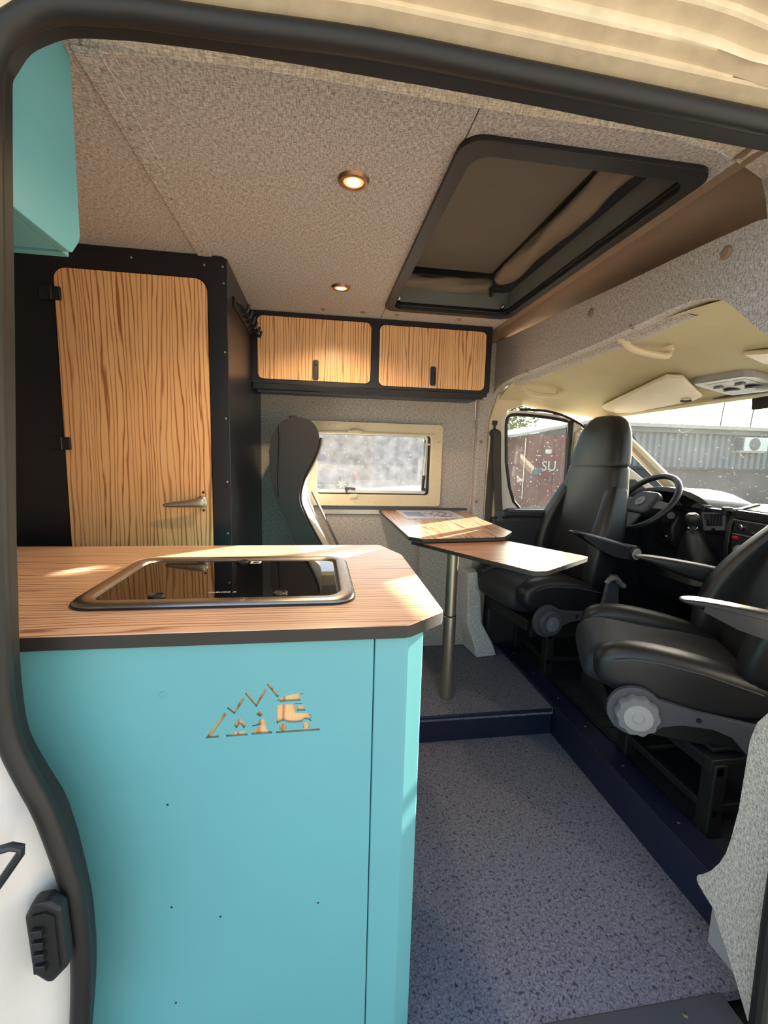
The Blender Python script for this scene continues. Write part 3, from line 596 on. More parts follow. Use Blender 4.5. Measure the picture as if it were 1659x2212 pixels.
obj('sticker_mark', MB().lathe([(0.003, 0), (0.0085, 0), (0.0085, 0.0001), (0.003, 0.0001)], (-0.164, 1.202, 0.9869), (0, 0, 1)), M['dmetal'], gd)
obj('lettering', placed(text_mesh('DOMETIC', 0.0105, 0.0001), (-0.206, 0.947, 0.9867), (-1, 0, 0), (0, -1, 0)), M['letter'], gd)
obj('letter_mark', MB().plate([(-0.179, 0.944), (-0.174, 0.950), (-0.170, 0.944)], [], 'xy', 0.9866, 0.9868), M['letter'], gd)
# --------------------------------------------------------------- upper teal cabinet
uc = thing('upper_cabinet', 'turquoise overhead cupboard hanging under the ceiling at the door edge', 'cabinet', (-0.7, 0.79, 1.60))
obj('end_panel', MB().plate([(0.706, 1.607), (0.849, 1.607), (0.860, 1.610), (0.885, 1.637), (0.889, 1.648), (0.893, 1.93), (0.706, 1.93)], [], 'yz', -0.426, -0.410), M['teal'], uc, bevel=0.0015)
obj('front_board', MB().box(-1.15, -0.427, 0.864, 0.882, 1.61, 1.93), M['teal'], uc)
obj('bottom_board', MB().box(-1.15, -0.427, 0.70, 0.848, 1.6075, 1.616), M['teal'], uc, bevel=0.001)
# ================================================================== WASHROOM CUBICLE
wr = thing('washroom_cubicle', 'tall black cubicle with a striped wood door behind the kitchen block', 'cubicle', (-0.7, 2.05, 0.0))
dp = rrect(-0.840, -0.373, 0.25, 1.851, 0.038, 7)
fp_ = obj('front_panel', MB().plate([(-1.24, 0.0), (-0.308, 0.0), (-0.308, 1.918), (-0.322, 1.9285), (-1.24, 1.9285)], [rrect(-0.843, -0.370, 0.247, 1.854, 0.04, 7)], 'xz', 1.640, 1.658), M['navyblk'], wr, bevel=0.002)
sp_ = obj('side_panel', MB().plate([(1.6585, 0.0), (2.528, 0.0), (2.528, 1.9285), (1.6585, 1.9285)], [], 'yz', -0.326, -0.310), M['navyblk'], wr)
screws(fp_, [(-0.6076, 1.64, 1.9006), (-0.3803, 1.64, 1.8973), (-0.321, 1.64, 1.8965), (-0.3191, 1.64, 1.8437), (-0.3192, 1.64, 1.6193), (-0.3206, 1.64, 1.3953), (-0.3204, 1.64, 1.1723), (-0.3216, 1.64, 0.985)], (0, -1, 0), 0.0036, M['metal'])
screws(sp_, [(-0.31, 1.72, 1.895), (-0.31, 1.85, 1.88), (-0.31, 2.02, 1.87)], (1, 0, 0), 0.0036, M['dmetal'])
do = obj('door', MB().plate(dp, [], 'xz', 1.634, 1.652), M['wood_v'], wr, bevel=0.001)
for z in (1.769, 1.293):
    hg = obj('hinge', MB().box(-0.884, -0.846, 1.626, 1.640, z-0.021, z+0.021).box(-0.846, -0.818, 1.624, 1.634, z-0.021, z+0.021), M['blackp'], wr, bevel=0.004)
    obj('hinge_pin', MB().cyl((-0.846, 1.624, z-0.021), (-0.846, 1.624, z+0.021), 0.005, n=10), M['blackp'], hg)
hn = obj('handle', MB().lathe([(0, 0), (0.021, 0), (0.020, 0.007), (0.015, 0.011), (0.011, 0.012), (0.011, 0.034), (0, 0.036)], (-0.407, 1.634, 1.101), (0, -1, 0)), M['alu'], do)
obj('lever', MB().loft([[(x, 1.597+dy*w_-0.004, zc+dz*h_) for dy, dz in ((1, 0), (0.7, 0.7), (0, 1), (-0.7, 0.7), (-1, 0), (-0.7, -0.7), (0, -1), (0.7, -0.7))]
                        for x, zc, w_, h_ in ((-0.388, 1.101, 0.004, 0.010), (-0.395, 1.101, 0.009, 0.0165), (-0.415, 1.101, 0.010, 0.0175), (-0.47, 1.096, 0.008, 0.0125), (-0.515, 1.0925, 0.006, 0.009), (-0.526, 1.092, 0.004, 0.0055))]), M['alu'], hn, sub=1)
for z in (1.134, 1.070):
    obj('keyhole', MB().lathe([(0.0018, 0), (0.0048, 0), (0.0044, 0.0012), (0.0018, 0.001)], (-0.402, 1.634, z), (0, -1, 0), 12), M['dmetal'], hn)
hk = thing('coat_hook_rail', 'black rail of coat hooks high on the side of the black cubicle', 'coat hooks', (-0.305, 1.97, 1.82))
obj('rail', MB().box(-0.3098, -0.304, 1.755, 2.18, 1.808, 1.842), M['blackp'], hk, bevel=0.002)
for y in (1.79, 1.865, 1.94, 2.015, 2.09, 2.16):
    obj('hook', MB().tube(smooth_path([(-0.304, y, 1.825), (-0.285, y, 1.818), (-0.268, y, 1.800), (-0.262, y, 1.812), (-0.258, y, 1.826)], 3), 0.0055, 8), M['blackp'], hk)
screws(hk, [(-0.304, y, 1.832) for y in (1.80, 1.95, 2.10)], (1, 0, 0), 0.004, M['metal'])
# ================================================================== OVERHEAD LOCKER
oc = thing('overhead_locker', 'black overhead locker with two striped wood flaps above the window', 'cabinet', (0.27, 2.36, 1.57))
obj('carcass', MB().box(-0.306, 0.860, 2.222, 2.528, 1.590, 1.928), M['navyblk'], oc)
D1 = rrect(-0.282, 0.250, 1.623, 1.907, 0.026); D2 = rrect(0.292, 0.832, 1.617, 1.902, 0.026)
g = 0.0025
def grow(p, e): 
    cx = sum(q[0] for q in p)/len(p); cz = sum(q[1] for q in p)/len(p)
    return [(q[0]+(e if q[0] > cx else -e), q[1]+(e if q[1] > cz else -e)) for q in p]
obj('face_frame', MB().plate([(-0.309, 1.603), (0.850, 1.603), (0.862, 1.612), (0.862, 1.928), (-0.309, 1.928)], [grow(D1, g), grow(D2, g)], 'xz', 2.20, 2.2215), M['navyblk'], oc, bevel=0.0015)
obj('lower_rail', MB().loft([[(x, 2.201, 1.602), (x, 2.222, 1.602), (x, 2.235, 1.576), (x, 2.212, 1.576)] for x in (-0.307, 0.835)]), M['navyblk'], oc, bevel=0.002)
obj('light_strip', MB().box(-0.29, 0.80, 2.236, 2.246, 1.566, 1.577), M['dmetal'], oc)
for k, (dp_, hx) in enumerate(((D1, -0.013), (D2, 0.563))):
    d_ = obj('flap_door', MB().plate(dp_, [], 'xz', 2.197, 2.214), M['wood_v'], oc, bevel=0.001)
    h_ = obj('latch', MB().plate(rrect(hx-0.014, hx+0.014, 1.628, 1.720, 0.009, 4), [rrect(hx-0.009, hx+0.009, 1.634, 1.695, 0.004, 3)], 'xz', 2.190, 2.1972), M['blackp'], d_, bevel=0.0015)
    obj('latch_lever', MB().box(hx-0.0085, hx+0.0085, 2.1925, 2.1968, 1.634, 1.694).box(hx-0.007, hx+0.007, 2.188, 2.192, 1.698, 1.712), M['blackp'], h_, bevel=0.001)
# ================================================================== CEILING LAMPS
def spot(x, y, label):
    t = thing('ceiling_spotlight', label, 'lamp', (x, y, ZC), 'recessed ceiling spotlights')
    obj('bezel', MB().lathe([(0.024, 0.001), (0.024, 0.005), (0.027, 0.008), (0.034, 0.007), (0.038, 0.0)], (x, y, ZC), (0, 0, -1), 32), M['copper'], t)
    obj('reflector', MB().lathe([(0.020, 0.0054), (0.0245, 0.0048), (0.0245, 0.003), (0.020, 0.003)], (x, y, ZC), (0, 0, -1), 24), M['lampr'], t)
    obj('diffuser', MB().lathe([(0, 0.0), (0.025, 0.0), (0.0245, 0.004), (0.012, 0.0055), (0, 0.0057)], (x, y, ZC-0.0005), (0, 0, -1), 24), M['lampe'], t)
    ld = bpy.data.lights.new('spot_light', 'SPOT'); ld.energy = 12.0; ld.spot_size = math.radians(150); ld.spot_blend = 0.6; ld.color = (1.0, 0.72, 0.42); ld.shadow_soft_size = 0.022
    lo = bpy.data.objects.new('bulb_light', ld); C.objects.link(lo); lo.location = (x, y, ZC-0.035)
    return t
spot(0.0795, 1.140, 'round recessed ceiling light with a bronze rim, the nearer of the two')
spot(0.085, 1.832, 'round recessed ceiling light with a bronze rim, the farther one close to the overhead locker')
# ================================================================== ROOF HATCH
rh = thing('roof_hatch', 'black-framed roof opening leading to the pop-up bed', 'roof hatch', (0.58, 1.49, ZC))
obj('frame', MB().plate(rrect(0.285, 0.868, 0.937, 2.040, 0.05, 7), [rrect(0.322, 0.838, 0.982, 2.003, 0.045, 7)], 'xy', ZC-0.012, ZC+0.004), M['blackp'], rh, bevel=0.005)
def well(x0, x1, y0, y1, z): return [(p[0], p[1], z) for p in rrect(x0, x1, y0, y1, 0.03)]
obj('well_lining', MB().loft([well(0.327, 0.833, 0.987, 1.998, 1.935), well(0.318, 0.846, 0.976, 2.014, 1.953)], caps=False), M['blackp'], rh, ang=50)
obj('inner_ledge', MB().loft([well(0.316, 0.848, 0.974, 2.018, 1.954), well(0.312, 0.856, 0.97, 2.03, 2.03)], caps=False), M['greyw'], rh, ang=50)
cl_ = obj('hanger_clip', MB().tube([(0.353, 0.995, 1.955), (0.352, 1.022, 1.952), (0.358, 1.030, 1.952), (0.366, 1.022, 1.952), (0.367, 0.995, 1.955)], 0.003, 8), M['black'], rh)
for x in (0.345, 0.822):
    obj('catch', MB().box(x-0.008, x+0.008, 1.992, 2.012, 1.952, 1.972).cyl((x, 1.990, 1.960), (x, 1.979, 1.958), 0.005, n=10), M['chrome'], rh, bevel=0.002)
pb = thing('bed_board', 'grey bed board lying across the roof hatch opening', 'bed board', (0.5, 1.5, 2.085))
obj('board', MB().box(0.05, 0.758, 0.85, 1.97, 2.085, 2.10), M['board'], pb, bevel=0.004)
obj('edge_lip', MB().box(0.752, 0.764, 0.85, 1.97, 2.078, 2.102), M['blackp'], pb)
def crumpled(path, r0, r1, seed, n=14):
    pts = smooth_path(path, 7); rings = []; m = len(pts)
    for i, p in enumerate(pts):
        a = pts[max(i-1, 0)]; b = pts[min(i+1, m-1)]; t = (b-a).normalized()
        u = Vector((0, 0, 1)); v = t.cross(u).normalized()
        rr = []
        for k in range(n):
            an = 2*PI*k/n
            d = 1 + 0.34*noise.noise(Vector((p.x*9+seed, p.y*9, math.cos(an)*1.4))) + 0.16*math.sin(an*3+i*0.5+seed)
            rr.append(p + u*(r0*d*math.cos(an)) + v*(r1*d*math.sin(an)))
        rings.append(rr)
    return MB().loft(rings)
tc_ = thing('tent_canvas', 'folded khaki canvas of the pop-up roof stuffed along the hatch edges', 'canvas', (0.8, 1.5, 2.0))
obj('front_fold', crumpled([(0.806, 0.99, 2.055), (0.800, 1.2, 2.058), (0.797, 1.5, 2.060), (0.795, 1.75, 2.06), (0.79, 1.95, 2.062)], 0.036, 0.044, 1.0), M['canvas'], tc_, sub=1)
obj('side_fold', crumpled([(0.30, 2.025, 2.045), (0.45, 2.03, 2.048), (0.6, 2.03, 2.045), (0.77, 2.02, 2.05)], 0.032, 0.04, 5.0), M['canvas'], tc_, sub=1)
obj('buckle', MB().box(0.748, 0.80, 1.962, 1.985, 2.02, 2.032).box(0.752, 0.764, 1.95, 1.99, 1.995, 2.03), M['dmetal'], tc_, bevel=0.003)
bk2 = thing('roof_strap_buckle', 'black strap buckle hanging at the near end of the canvas', 'buckle', (0.83, 1.08, 2.03))
obj('plate', MB().plate(rrect(0.795, 0.82, 1.045, 1.115, 0.006), [rrect(0.802, 0.813, 1.055, 1.085, 0.003)], 'xy', 2.004, 2.009), M['dmetal'], bk2, bevel=0.001)
obj('strap', MB().box(0.80, 0.85, 0.99, 1.06, 2.012, 2.03), M['black'], bk2, bevel=0.006)
# ================================================================== TABLE
tb_ = thing('dining_table', 'walnut-pattern table with a swing-out lower leaf on one round metal leg', 'table', (0.62, 1.915, 0.13))
TT = [(0.40, 1.655), (0.755, 1.70), (0.775, 1.715), (0.850, 1.815), (0.850, 2.43), (0.80, 2.508), (0.40, 2.508), (0.350, 2.49), (0.358, 1.70)]
TT = [(0.408, 1.652), (0.752, 1.690), (0.768, 1.696), (0.846, 1.800), (0.850, 1.815), (0.850, 2.44), (0.80, 2.508), (0.362, 2.508), (0.355, 2.5), (0.362, 1.70)]
obj('tabletop_core', MB().plate(TT, [], 'xy', 0.945, 0.9585), M['edge'], tb_)
obj('tabletop', MB().plate(TT, [], 'xy', 0.9585, 0.961), M['wood_tab'], tb_, bevel=0.001)
ax = Vector((0.284, -0.476)).normalized(); ay = Vector((0.476, 0.284)).normalized()
def lf(a, b): p = Vector((0.375, 1.728)) + ax*a + ay*b; return (p.x, p.y)
LF = [lf(0.0, 0.012), lf(0.012, 0.0), lf(0.535, 0.0), lf(0.553, 0.006), lf(0.60, 0.05), lf(0.606, 0.065), lf(0.606, 0.375), lf(0.56, 0.42), lf(0.03, 0.42), lf(0.0, 0.39)]
LF = [lf(0.0, 0.012), lf(0.012, 0.0), lf(0.545, 0.0), lf(0.562, 0.008), lf(0.585, 0.04), lf(0.590, 0.055), lf(0.53, 0.375), lf(0.50, 0.40), lf(0.03, 0.42), lf(0.0, 0.39)]
LFp = [(0.379, 1.722), (0.386, 1.712), (0.655, 1.252), (0.672, 1.240), (0.706, 1.242), (0.722, 1.250), (0.956, 1.410), (0.962, 1.424), (0.955, 1.440), (0.79, 1.70), (0.72, 1.78), (0.45, 1.80)]
lf_ = obj('swing_leaf_core', MB().plate(LFp, [], 'xy', 0.924, 0.9375), M['edge'], tb_)
obj('swing_leaf', MB().plate(LFp, [], 'xy', 0.9375, 0.940), M['wood_leaf'], tb_, bevel=0.001)
obj('bracket', MB().box(0.54, 0.70, 1.885, 1.945, 0.91, 0.9235), M['blackp'], tb_, bevel=0.004)
obj('bracket_plate', MB().box(0.535, 0.62, 1.77, 1.80, 0.905, 0.9235), M['blackp'], tb_, bevel=0.003)
lg_ = obj('leg_upper', MB().cyl((0.6195, 1.915, 0.545), (0.6195, 1.915, 0.912), 0.0265, n=32), M['alu'], tb_)
obj('leg_lower', MB().lathe([(0, 0), (0.0285, 0), (0.0295, 0.003), (0.0295, 0.408), (0.0275, 0.410), (0, 0.410)], (0.6195, 1.915, 0.131), (0, 0, 1), 32), M['alu'], tb_)
obj('leg_ring', MB().cyl((0.6195, 1.915, 0.540), (0.6195, 1.915, 0.546), 0.0285, n=32), M['rubber'], tb_)
br = thing('brochure', 'glossy brochure lying on the far end of the table', 'brochure', (0.6, 2.33, 0.961))
obj('cover', MB().loft([[(0.450, 2.155, 0.9612), (0.770, 2.205, 0.9612), (0.768, 2.485, 0.9612), (0.448, 2.485, 0.9612)], [(0.450, 2.155, 0.9645), (0.770, 2.205, 0.9645), (0.768, 2.485, 0.9645), (0.448, 2.485, 0.9645)]]), M['paper'], br)
for k in range(5):
    x0 = 0.60 + k*0.028
    pts = [(x0 + 0.02*math.sin(t*0.9+k), 2.22+0.026*t, 0.9646) for t in range(9)]
    obj('printed_stripe', MB().grid([[(p[0], p[1], p[2]), (p[0]+0.011, p[1]+0.004, p[2])] for p in pts]), M['ink'] if k % 2 else M['ink2'], br)
obj('photo_block', MB().box(0.47, 0.57, 2.24, 2.40, 0.9645, 0.9647), M['ink2'], br)
# ================================================================== BENCH SEAT
bs = thing('bench_seat', 'dark leather travel bench seat with a tall curved back beside the window', 'seat', (-0.1, 2.25, 0.131))
side = [(-0.2146, 1.2835), (-0.2002, 1.3448), (-0.164, 1.4084), (-0.1319, 1.4296), (-0.0857, 1.4374), (-0.0351, 1.4252), (-0.0064, 1.3938), (0.0062, 1.3513), (0.0003, 1.31), (-0.024, 1.2473), (-0.0608, 1.1737), (-0.0793, 1.1105), (-0.0792, 1.0578), (-0.0604, 1.0047), (-0.0288, 0.9404), (0.014, 0.8599), (0.06, 0.77), (0.07, 0.66), (-0.02, 0.66), (-0.0957, 0.8604), (-0.133, 0.9617), (-0.1677, 1.0358), (-0.1937, 1.1089), (-0.2093, 1.1916)]
sm = [(p.x, p.z) for p in smooth_path([(a, 0, b) for a, b in side+[side[0]]], 3)][:-1]
obj('backrest', MB().plate(sm, [], 'xz', 2.02, 2.47), M['bench'], bs, bevel=0.022, seg=4, ang=80)
front = [(0.0062, 1.3513), (0.0003, 1.31), (-0.024, 1.2473), (-0.0608, 1.1737), (-0.0793, 1.1105), (-0.0792, 1.0578), (-0.0604, 1.0047), (-0.0288, 0.9404), (0.014, 0.8599), (0.055, 0.78)]
ff = smooth_path([(a, 0, b) for a, b in front], 3)
obj('front_padding', MB().grid([[(p.x-0.01, 2.042, p.z), (p.x+0.013, 2.048, p.z), (p.x+0.020+(0.02 if p.z < 1.1 else 0), 2.10, p.z), (p.x+0.016, 2.245, p.z), (p.x+0.020+(0.02 if p.z < 1.1 else 0), 2.39, p.z), (p.x+0.013, 2.442, p.z), (p.x-0.01, 2.448, p.z)] for p in ff]), M['benchf'], bs, sub=1)
obj('piping', MB().tube([(p.x+0.006, 2.034, p.z) for p in smooth_path([(a, 0, b) for a, b in front], 3)], 0.005, 8), M['bench'], bs)
obj('piping', MB().tube([(x, 2.018, z) for x, z in ((-0.172, 1.40), (-0.168, 1.34), (-0.172, 1.25), (-0.175, 1.15), (-0.172, 1.08))], 0.004, 8), M['bench'], bs)
obj('pull_loop', MB().box(-0.137, -0.100, 2.19, 2.24, 1.435, 1.458), M['bench'], bs, bevel=0.004)
obj('seat_cushion', MB().box(-0.02, 0.38, 2.03, 2.46, 0.50, 0.66), M['bench'], bs, bevel=0.04, seg=4, ang=80)
obj('seat_box', MB().box(-0.28, 0.36, 2.02, 2.47, 0.1305, 0.50), M['navyblk'], bs, bevel=0.004)
obj('belt', MB().loft([[(x, y, z), (x+0.004, y+0.045, z), (x+0.012, y+0.045, z+0.002), (x+0.008, y, z+0.002)] for x, y, z in ((-0.035, 2.30, 1.08), (0.005, 2.28, 1.0), (0.075, 2.22, 0.86), (0.135, 2.16, 0.74))]), M['belt'], bs)
# ================================================================== CAB SEATS
def pad(stations, n=4):
    """stations: (x, y0, y1, z0, z1, r) rounded sections along x"""
    return [[(x, p[0], p[1]) for p in rrect(y0, y1, z0, z1, r, n)] for x, y0, y1, z0, z1, r in stations]
def padz(stations, n=4):
    """stations: (z, x0, x1, y0, y1, r) rounded sections along z"""
    return [[(p[0], p[1], z) for p in rrect(x0, x1, y0, y1, r, n)] for z, x0, x1, y0, y1, r in stations]
def make_seat(name, label, loc, yaw, arm_tips, knob_scallop, lever, recline=0.0):
    t = thing(name, label, 'seat', loc, None, yaw, True)
    # cushion: centre pad, two bolsters
    obj('cushion', MB().loft(pad([(-0.24, -0.14, 0.14, 0.36, 0.50, 0.03), (-0.18, -0.155, 0.155, 0.35, 0.515, 0.035), (0.0, -0.16, 0.16, 0.35, 0.520, 0.035), (0.14, -0.165, 0.165, 0.36, 0.536, 0.04),
        (0.215, -0.17, 0.17, 0.375, 0.538, 0.06), (0.26, -0.17, 0.17, 0.395, 0.512, 0.05), (0.283, -0.165, 0.165, 0.42, 0.475, 0.025)])), M['leatherc'], t, sub=1)
    for s in (-1, 1):
        def f(a, b): return (min(s*a, s*b), max(s*a, s*b))
        st = []
        for x, ya_, yb, z0, z1, r in ((-0.27, 0.165, 0.235, 0.40, 0.485, 0.03), (-0.2, 0.15, 0.25, 0.375, 0.520, 0.04), (-0.05, 0.14, 0.256, 0.365, 0.556, 0.042), (0.08, 0.14, 0.256, 0.375, 0.572, 0.042),
                                    (0.17, 0.145, 0.252, 0.395, 0.572, 0.045), (0.225, 0.15, 0.246, 0.42, 0.553, 0.043), (0.255, 0.158, 0.236, 0.45, 0.520, 0.032)):
            a, b = f(ya_, yb); st.append((x, a, b, z0, z1, r))
        b_ = obj('side_bolster', MB().loft(pad(st)), M['leather'], t, sub=1)
        obj('seam', MB().tube([(x, s*0.2565, z) for x, z in ((-0.2, 0.485), (-0.05, 0.520), (0.08, 0.536), (0.15, 0.536), (0.2, 0.522))], 0.0022, 6), M['greyp'], b_)
    # backrest, tilted about its hinge
    cr_, sr_ = math.cos(recline), math.sin(recline)
    def tilt(rings):
        return [[(-0.22+(x+0.22)*cr_-(z-0.48)*sr_, y, 0.48+(x+0.22)*sr_+(z-0.48)*cr_) for x, y, z in r] for r in rings]
    prof_ = [(0.46, -0.20, 0.13, 0.21), (0.60, -0.212, 0.135, 0.23), (0.75, -0.232, 0.135, 0.238), (0.88, -0.255, 0.13, 0.226), (0.96, -0.267, 0.128, 0.212), (1.03, -0.278, 0.125, 0.198), (1.09, -0.288, 0.122, 0.188), (1.125, -0.294, 0.12, 0.184), (1.135, -0.30, 0.105, 0.172)]
    obj('backrest', MB().loft(tilt(padz([(z, x-th, x, -w_, w_, 0.045) for z, x, th, w_ in prof_]))), M['leather'], t, sub=1)
    hd_ = [(1.118, -0.298, 0.105, 0.172), (1.124, -0.292, 0.122, 0.184), (1.17, -0.300, 0.124, 0.180), (1.25, -0.312, 0.124, 0.163), (1.32, -0.325, 0.12, 0.146), (1.37, -0.340, 0.105, 0.118), (1.395, -0.355, 0.08, 0.085), (1.402, -0.37, 0.05, 0.05)]
    obj('headrest', MB().loft(tilt(padz([(z, x-th, x, -w_, w_, min(0.045, th*0.45, w_*0.6)) for z, x, th, w_ in hd_]))), M['leather'], t, sub=1)
    for s in (-1, 1):
        st = []
        for z, x0, x1, ya_, yb, r in ((0.47, -0.27, -0.145, 0.165, 0.243, 0.03), (0.56, -0.285, -0.122, 0.165, 0.262, 0.035), (0.70, -0.31, -0.135, 0.165, 0.272, 0.035), (0.80, -0.33, -0.172, 0.165, 0.262, 0.033),
                                     (0.88, -0.35, -0.208, 0.155, 0.243, 0.03), (0.96, -0.365, -0.248, 0.14, 0.222, 0.026), (1.04, -0.385, -0.285, 0.13, 0.20, 0.02)):
            a, b = (s*ya_, s*yb) if s > 0 else (s*yb, s*ya_)
            st.append((z, x0, x1, a, b, r))
        obj('back_bolster', MB().loft(tilt(padz(st))), M['leather'], t, sub=1)
    # armrests on pivots
    for s, (tx, tz) in zip((1, -1), arm_tips):
        y0 = s*0.305; px, pz = -0.30, 0.705
        d = Vector((tx-px, 0, tz-pz)); L = d.length; d.normalize(); nrm = Vector((-d.z, 0, d.x))
        if nrm.z < 0: nrm = -nrm
        rings = []
        for k, w_, hu, hl in ((-0.03, 0.030, 0.02, 0.03), (0.0, 0.034, 0.030, 0.042), (0.25, 0.034, 0.033, 0.045), (0.55, 0.034, 0.031, 0.030), (0.8, 0.032, 0.026, 0.006), (0.93, 0.028, 0.020, -0.004), (1.0, 0.018, 0.010, -0.002)):
            c = Vector((px, y0, pz)) + d*(L*k)
            q = rrect(-w_, w_, -max(hl, -hu+0.006), hu, min(0.02, w_*0.6, (hu+max(hl, -hu+0.006))*0.45), 3)
            rings.append([c + Vector((0, p[0], 0)) + nrm*p[1] for p in q])
        am = obj('armrest', MB().loft(rings), M['leather'], t, sub=1)
        sh = []
        for k, lo, hi in ((0.04, -0.036, 0.006), (0.3, -0.046, 0.010), (0.6, -0.032, 0.012), (0.85, -0.004, 0.013)):
            c = Vector((px, y0 + s*0.0345, pz)) + d*(L*k)
            sh.append([c+nrm*lo, c+nrm*hi, c+nrm*hi+Vector((0, s*0.003, 0)), c+nrm*lo+Vector((0, s*0.003, 0))])
        obj('arm_shell', MB().loft(sh), M['dashp'], am)
        pv = obj('pivot', MB().lathe([(0, -0.07), (0.037, -0.07), (0.040, 0.03), (0.038, 0.043), (0.031, 0.046), (0, 0.046)], (px, y0, pz), (0, s, 0)), M['blackp'], t)
        obj('pivot_cap', MB().lathe([(0.0, 0), (0.028, 0), (0.027, 0.004), (0.016, 0.005), (0.014, 0.003), (0.009, 0.0035), (0, 0.0035)], (px, y0+s*0.0465, pz), (0, s, 0)), M['lgreyp'], pv)
    # side shield with the round adjuster
    ys = 0.258
    sh_ = [(0.133+0.078*math.cos(math.radians(a)), 0.375+0.078*math.sin(math.radians(a))) for a in range(40, 330, 15)]
    sh_ = [(p[0], p[1]) for p in sh_]
    ringp = [(0.133+0.080*math.cos(math.radians(a)), 0.372+0.080*math.sin(math.radians(a))) for a in list(range(-110, 141, 10))]
    bar = ringp + [(0.04, 0.418), (-0.03, 0.405), (-0.18, 0.395), (-0.32, 0.405), (-0.36, 0.38), (-0.36, 0.28), (-0.30, 0.25), (-0.22, 0.255), (-0.17, 0.30), (-0.13, 0.345), (-0.08, 0.360), (0.0, 0.355), (0.05, 0.338), (0.075, 0.318)]
    sd = obj('side_shield', MB().plate(bar, [], 'xz', ys, ys+0.018), M['greyp'], t, bevel=0.006)
    obj('shield_lever', MB().plate(rrect(-0.35, -0.19, 0.265, 0.335, 0.02), [], 'xz', ys+0.018, ys+0.030), M['greyp'], sd, bevel=0.006)
    obj('shield_screw', MB().lathe([(0.004, 0), (0.008, 0), (0.008, 0.002), (0.004, 0.002)], (-0.04, ys+0.018, 0.382), (0, 1, 0), 12), M['black'], sd)
    kn = []
    for h, q in ((0.018, 1.0), (0.040, 1.0), (0.046, 0.93)):
        kn.append([(0.128+0.062*q*(1+(0.055*math.cos(10*a) if knob_scallop else 0))*math.cos(a), ys+h, 0.367+0.062*q*(1+(0.055*math.cos(10*a) if knob_scallop else 0))*math.sin(a)) for a in [2*PI*k/60 for k in range(60)]])
    kb = obj('knob', MB().loft(kn), M['midgrey'] if knob_scallop else M['greyp'], t, ang=40)
    obj('knob_cap', MB().lathe([(0, 0), (0.042 if knob_scallop else 0.036, 0), (0.041 if knob_scallop else 0.035, 0.004), (0.019, 0.0045), (0.018, 0.0025), (0.016, 0.0025), (0.014, 0.005), (0, 0.005)], (0.128, ys+0.046, 0.367), (0, 1, 0)), M['lgreyp'] if knob_scallop else M['midgrey'], kb)
    obj('under_frame', MB().box(-0.22, 0.20, -0.20, 0.20, 0.30, 0.36).box(-0.20, 0.18, -0.215, -0.195, 0.27, 0.33).box(-0.20, 0.18, 0.195, 0.215, 0.27, 0.33), M['black'], t, bevel=0.004)
    if lever:
        rl = obj('recliner_bracket', MB().plate([(-0.30, 0.36), (-0.17, 0.36), (-0.20, 0.47), (-0.215, 0.56), (-0.235, 0.585), (-0.275, 0.58), (-0.285, 0.54)], [], 'xz', 0.262, 0.282), M['greyp'], t, bevel=0.004)
        obj('recliner_lever', MB().tube(smooth_path([(-0.19, 0.290, 0.545), (-0.215, 0.296, 0.570), (-0.25, 0.298, 0.566), (-0.275, 0.298, 0.540), (-0.30, 0.300, 0.525)], 3), 0.013, 8, upv=(0, 1, 0)), M['midgrey'], rl)
    else:
        bk = obj('belt_buckle', MB().box(-0.36, -0.31, 0.285, 0.315, 0.40, 0.47), M['blackp'], t, bevel=0.006)
        obj('release_button', MB().box(-0.352, -0.318, 0.288, 0.314, 0.470, 0.484), M['red'], bk, bevel=0.003)
    return t
make_seat('driver_seat', 'far black leather cab seat swivelled to face the table, beside the steering wheel', (1.20, 2.205, 0.125), math.radians(189.8), ((0.075, 0.815), (0.06, 0.75)), False, True)
make_seat('passenger_seat', 'near black leather cab seat swivelled backwards with a scalloped grey knob', (1.245, 1.35, 0.125), math.radians(152.9), ((0.06, 0.755), (0.063, 0.752)), True, False, math.radians(12))
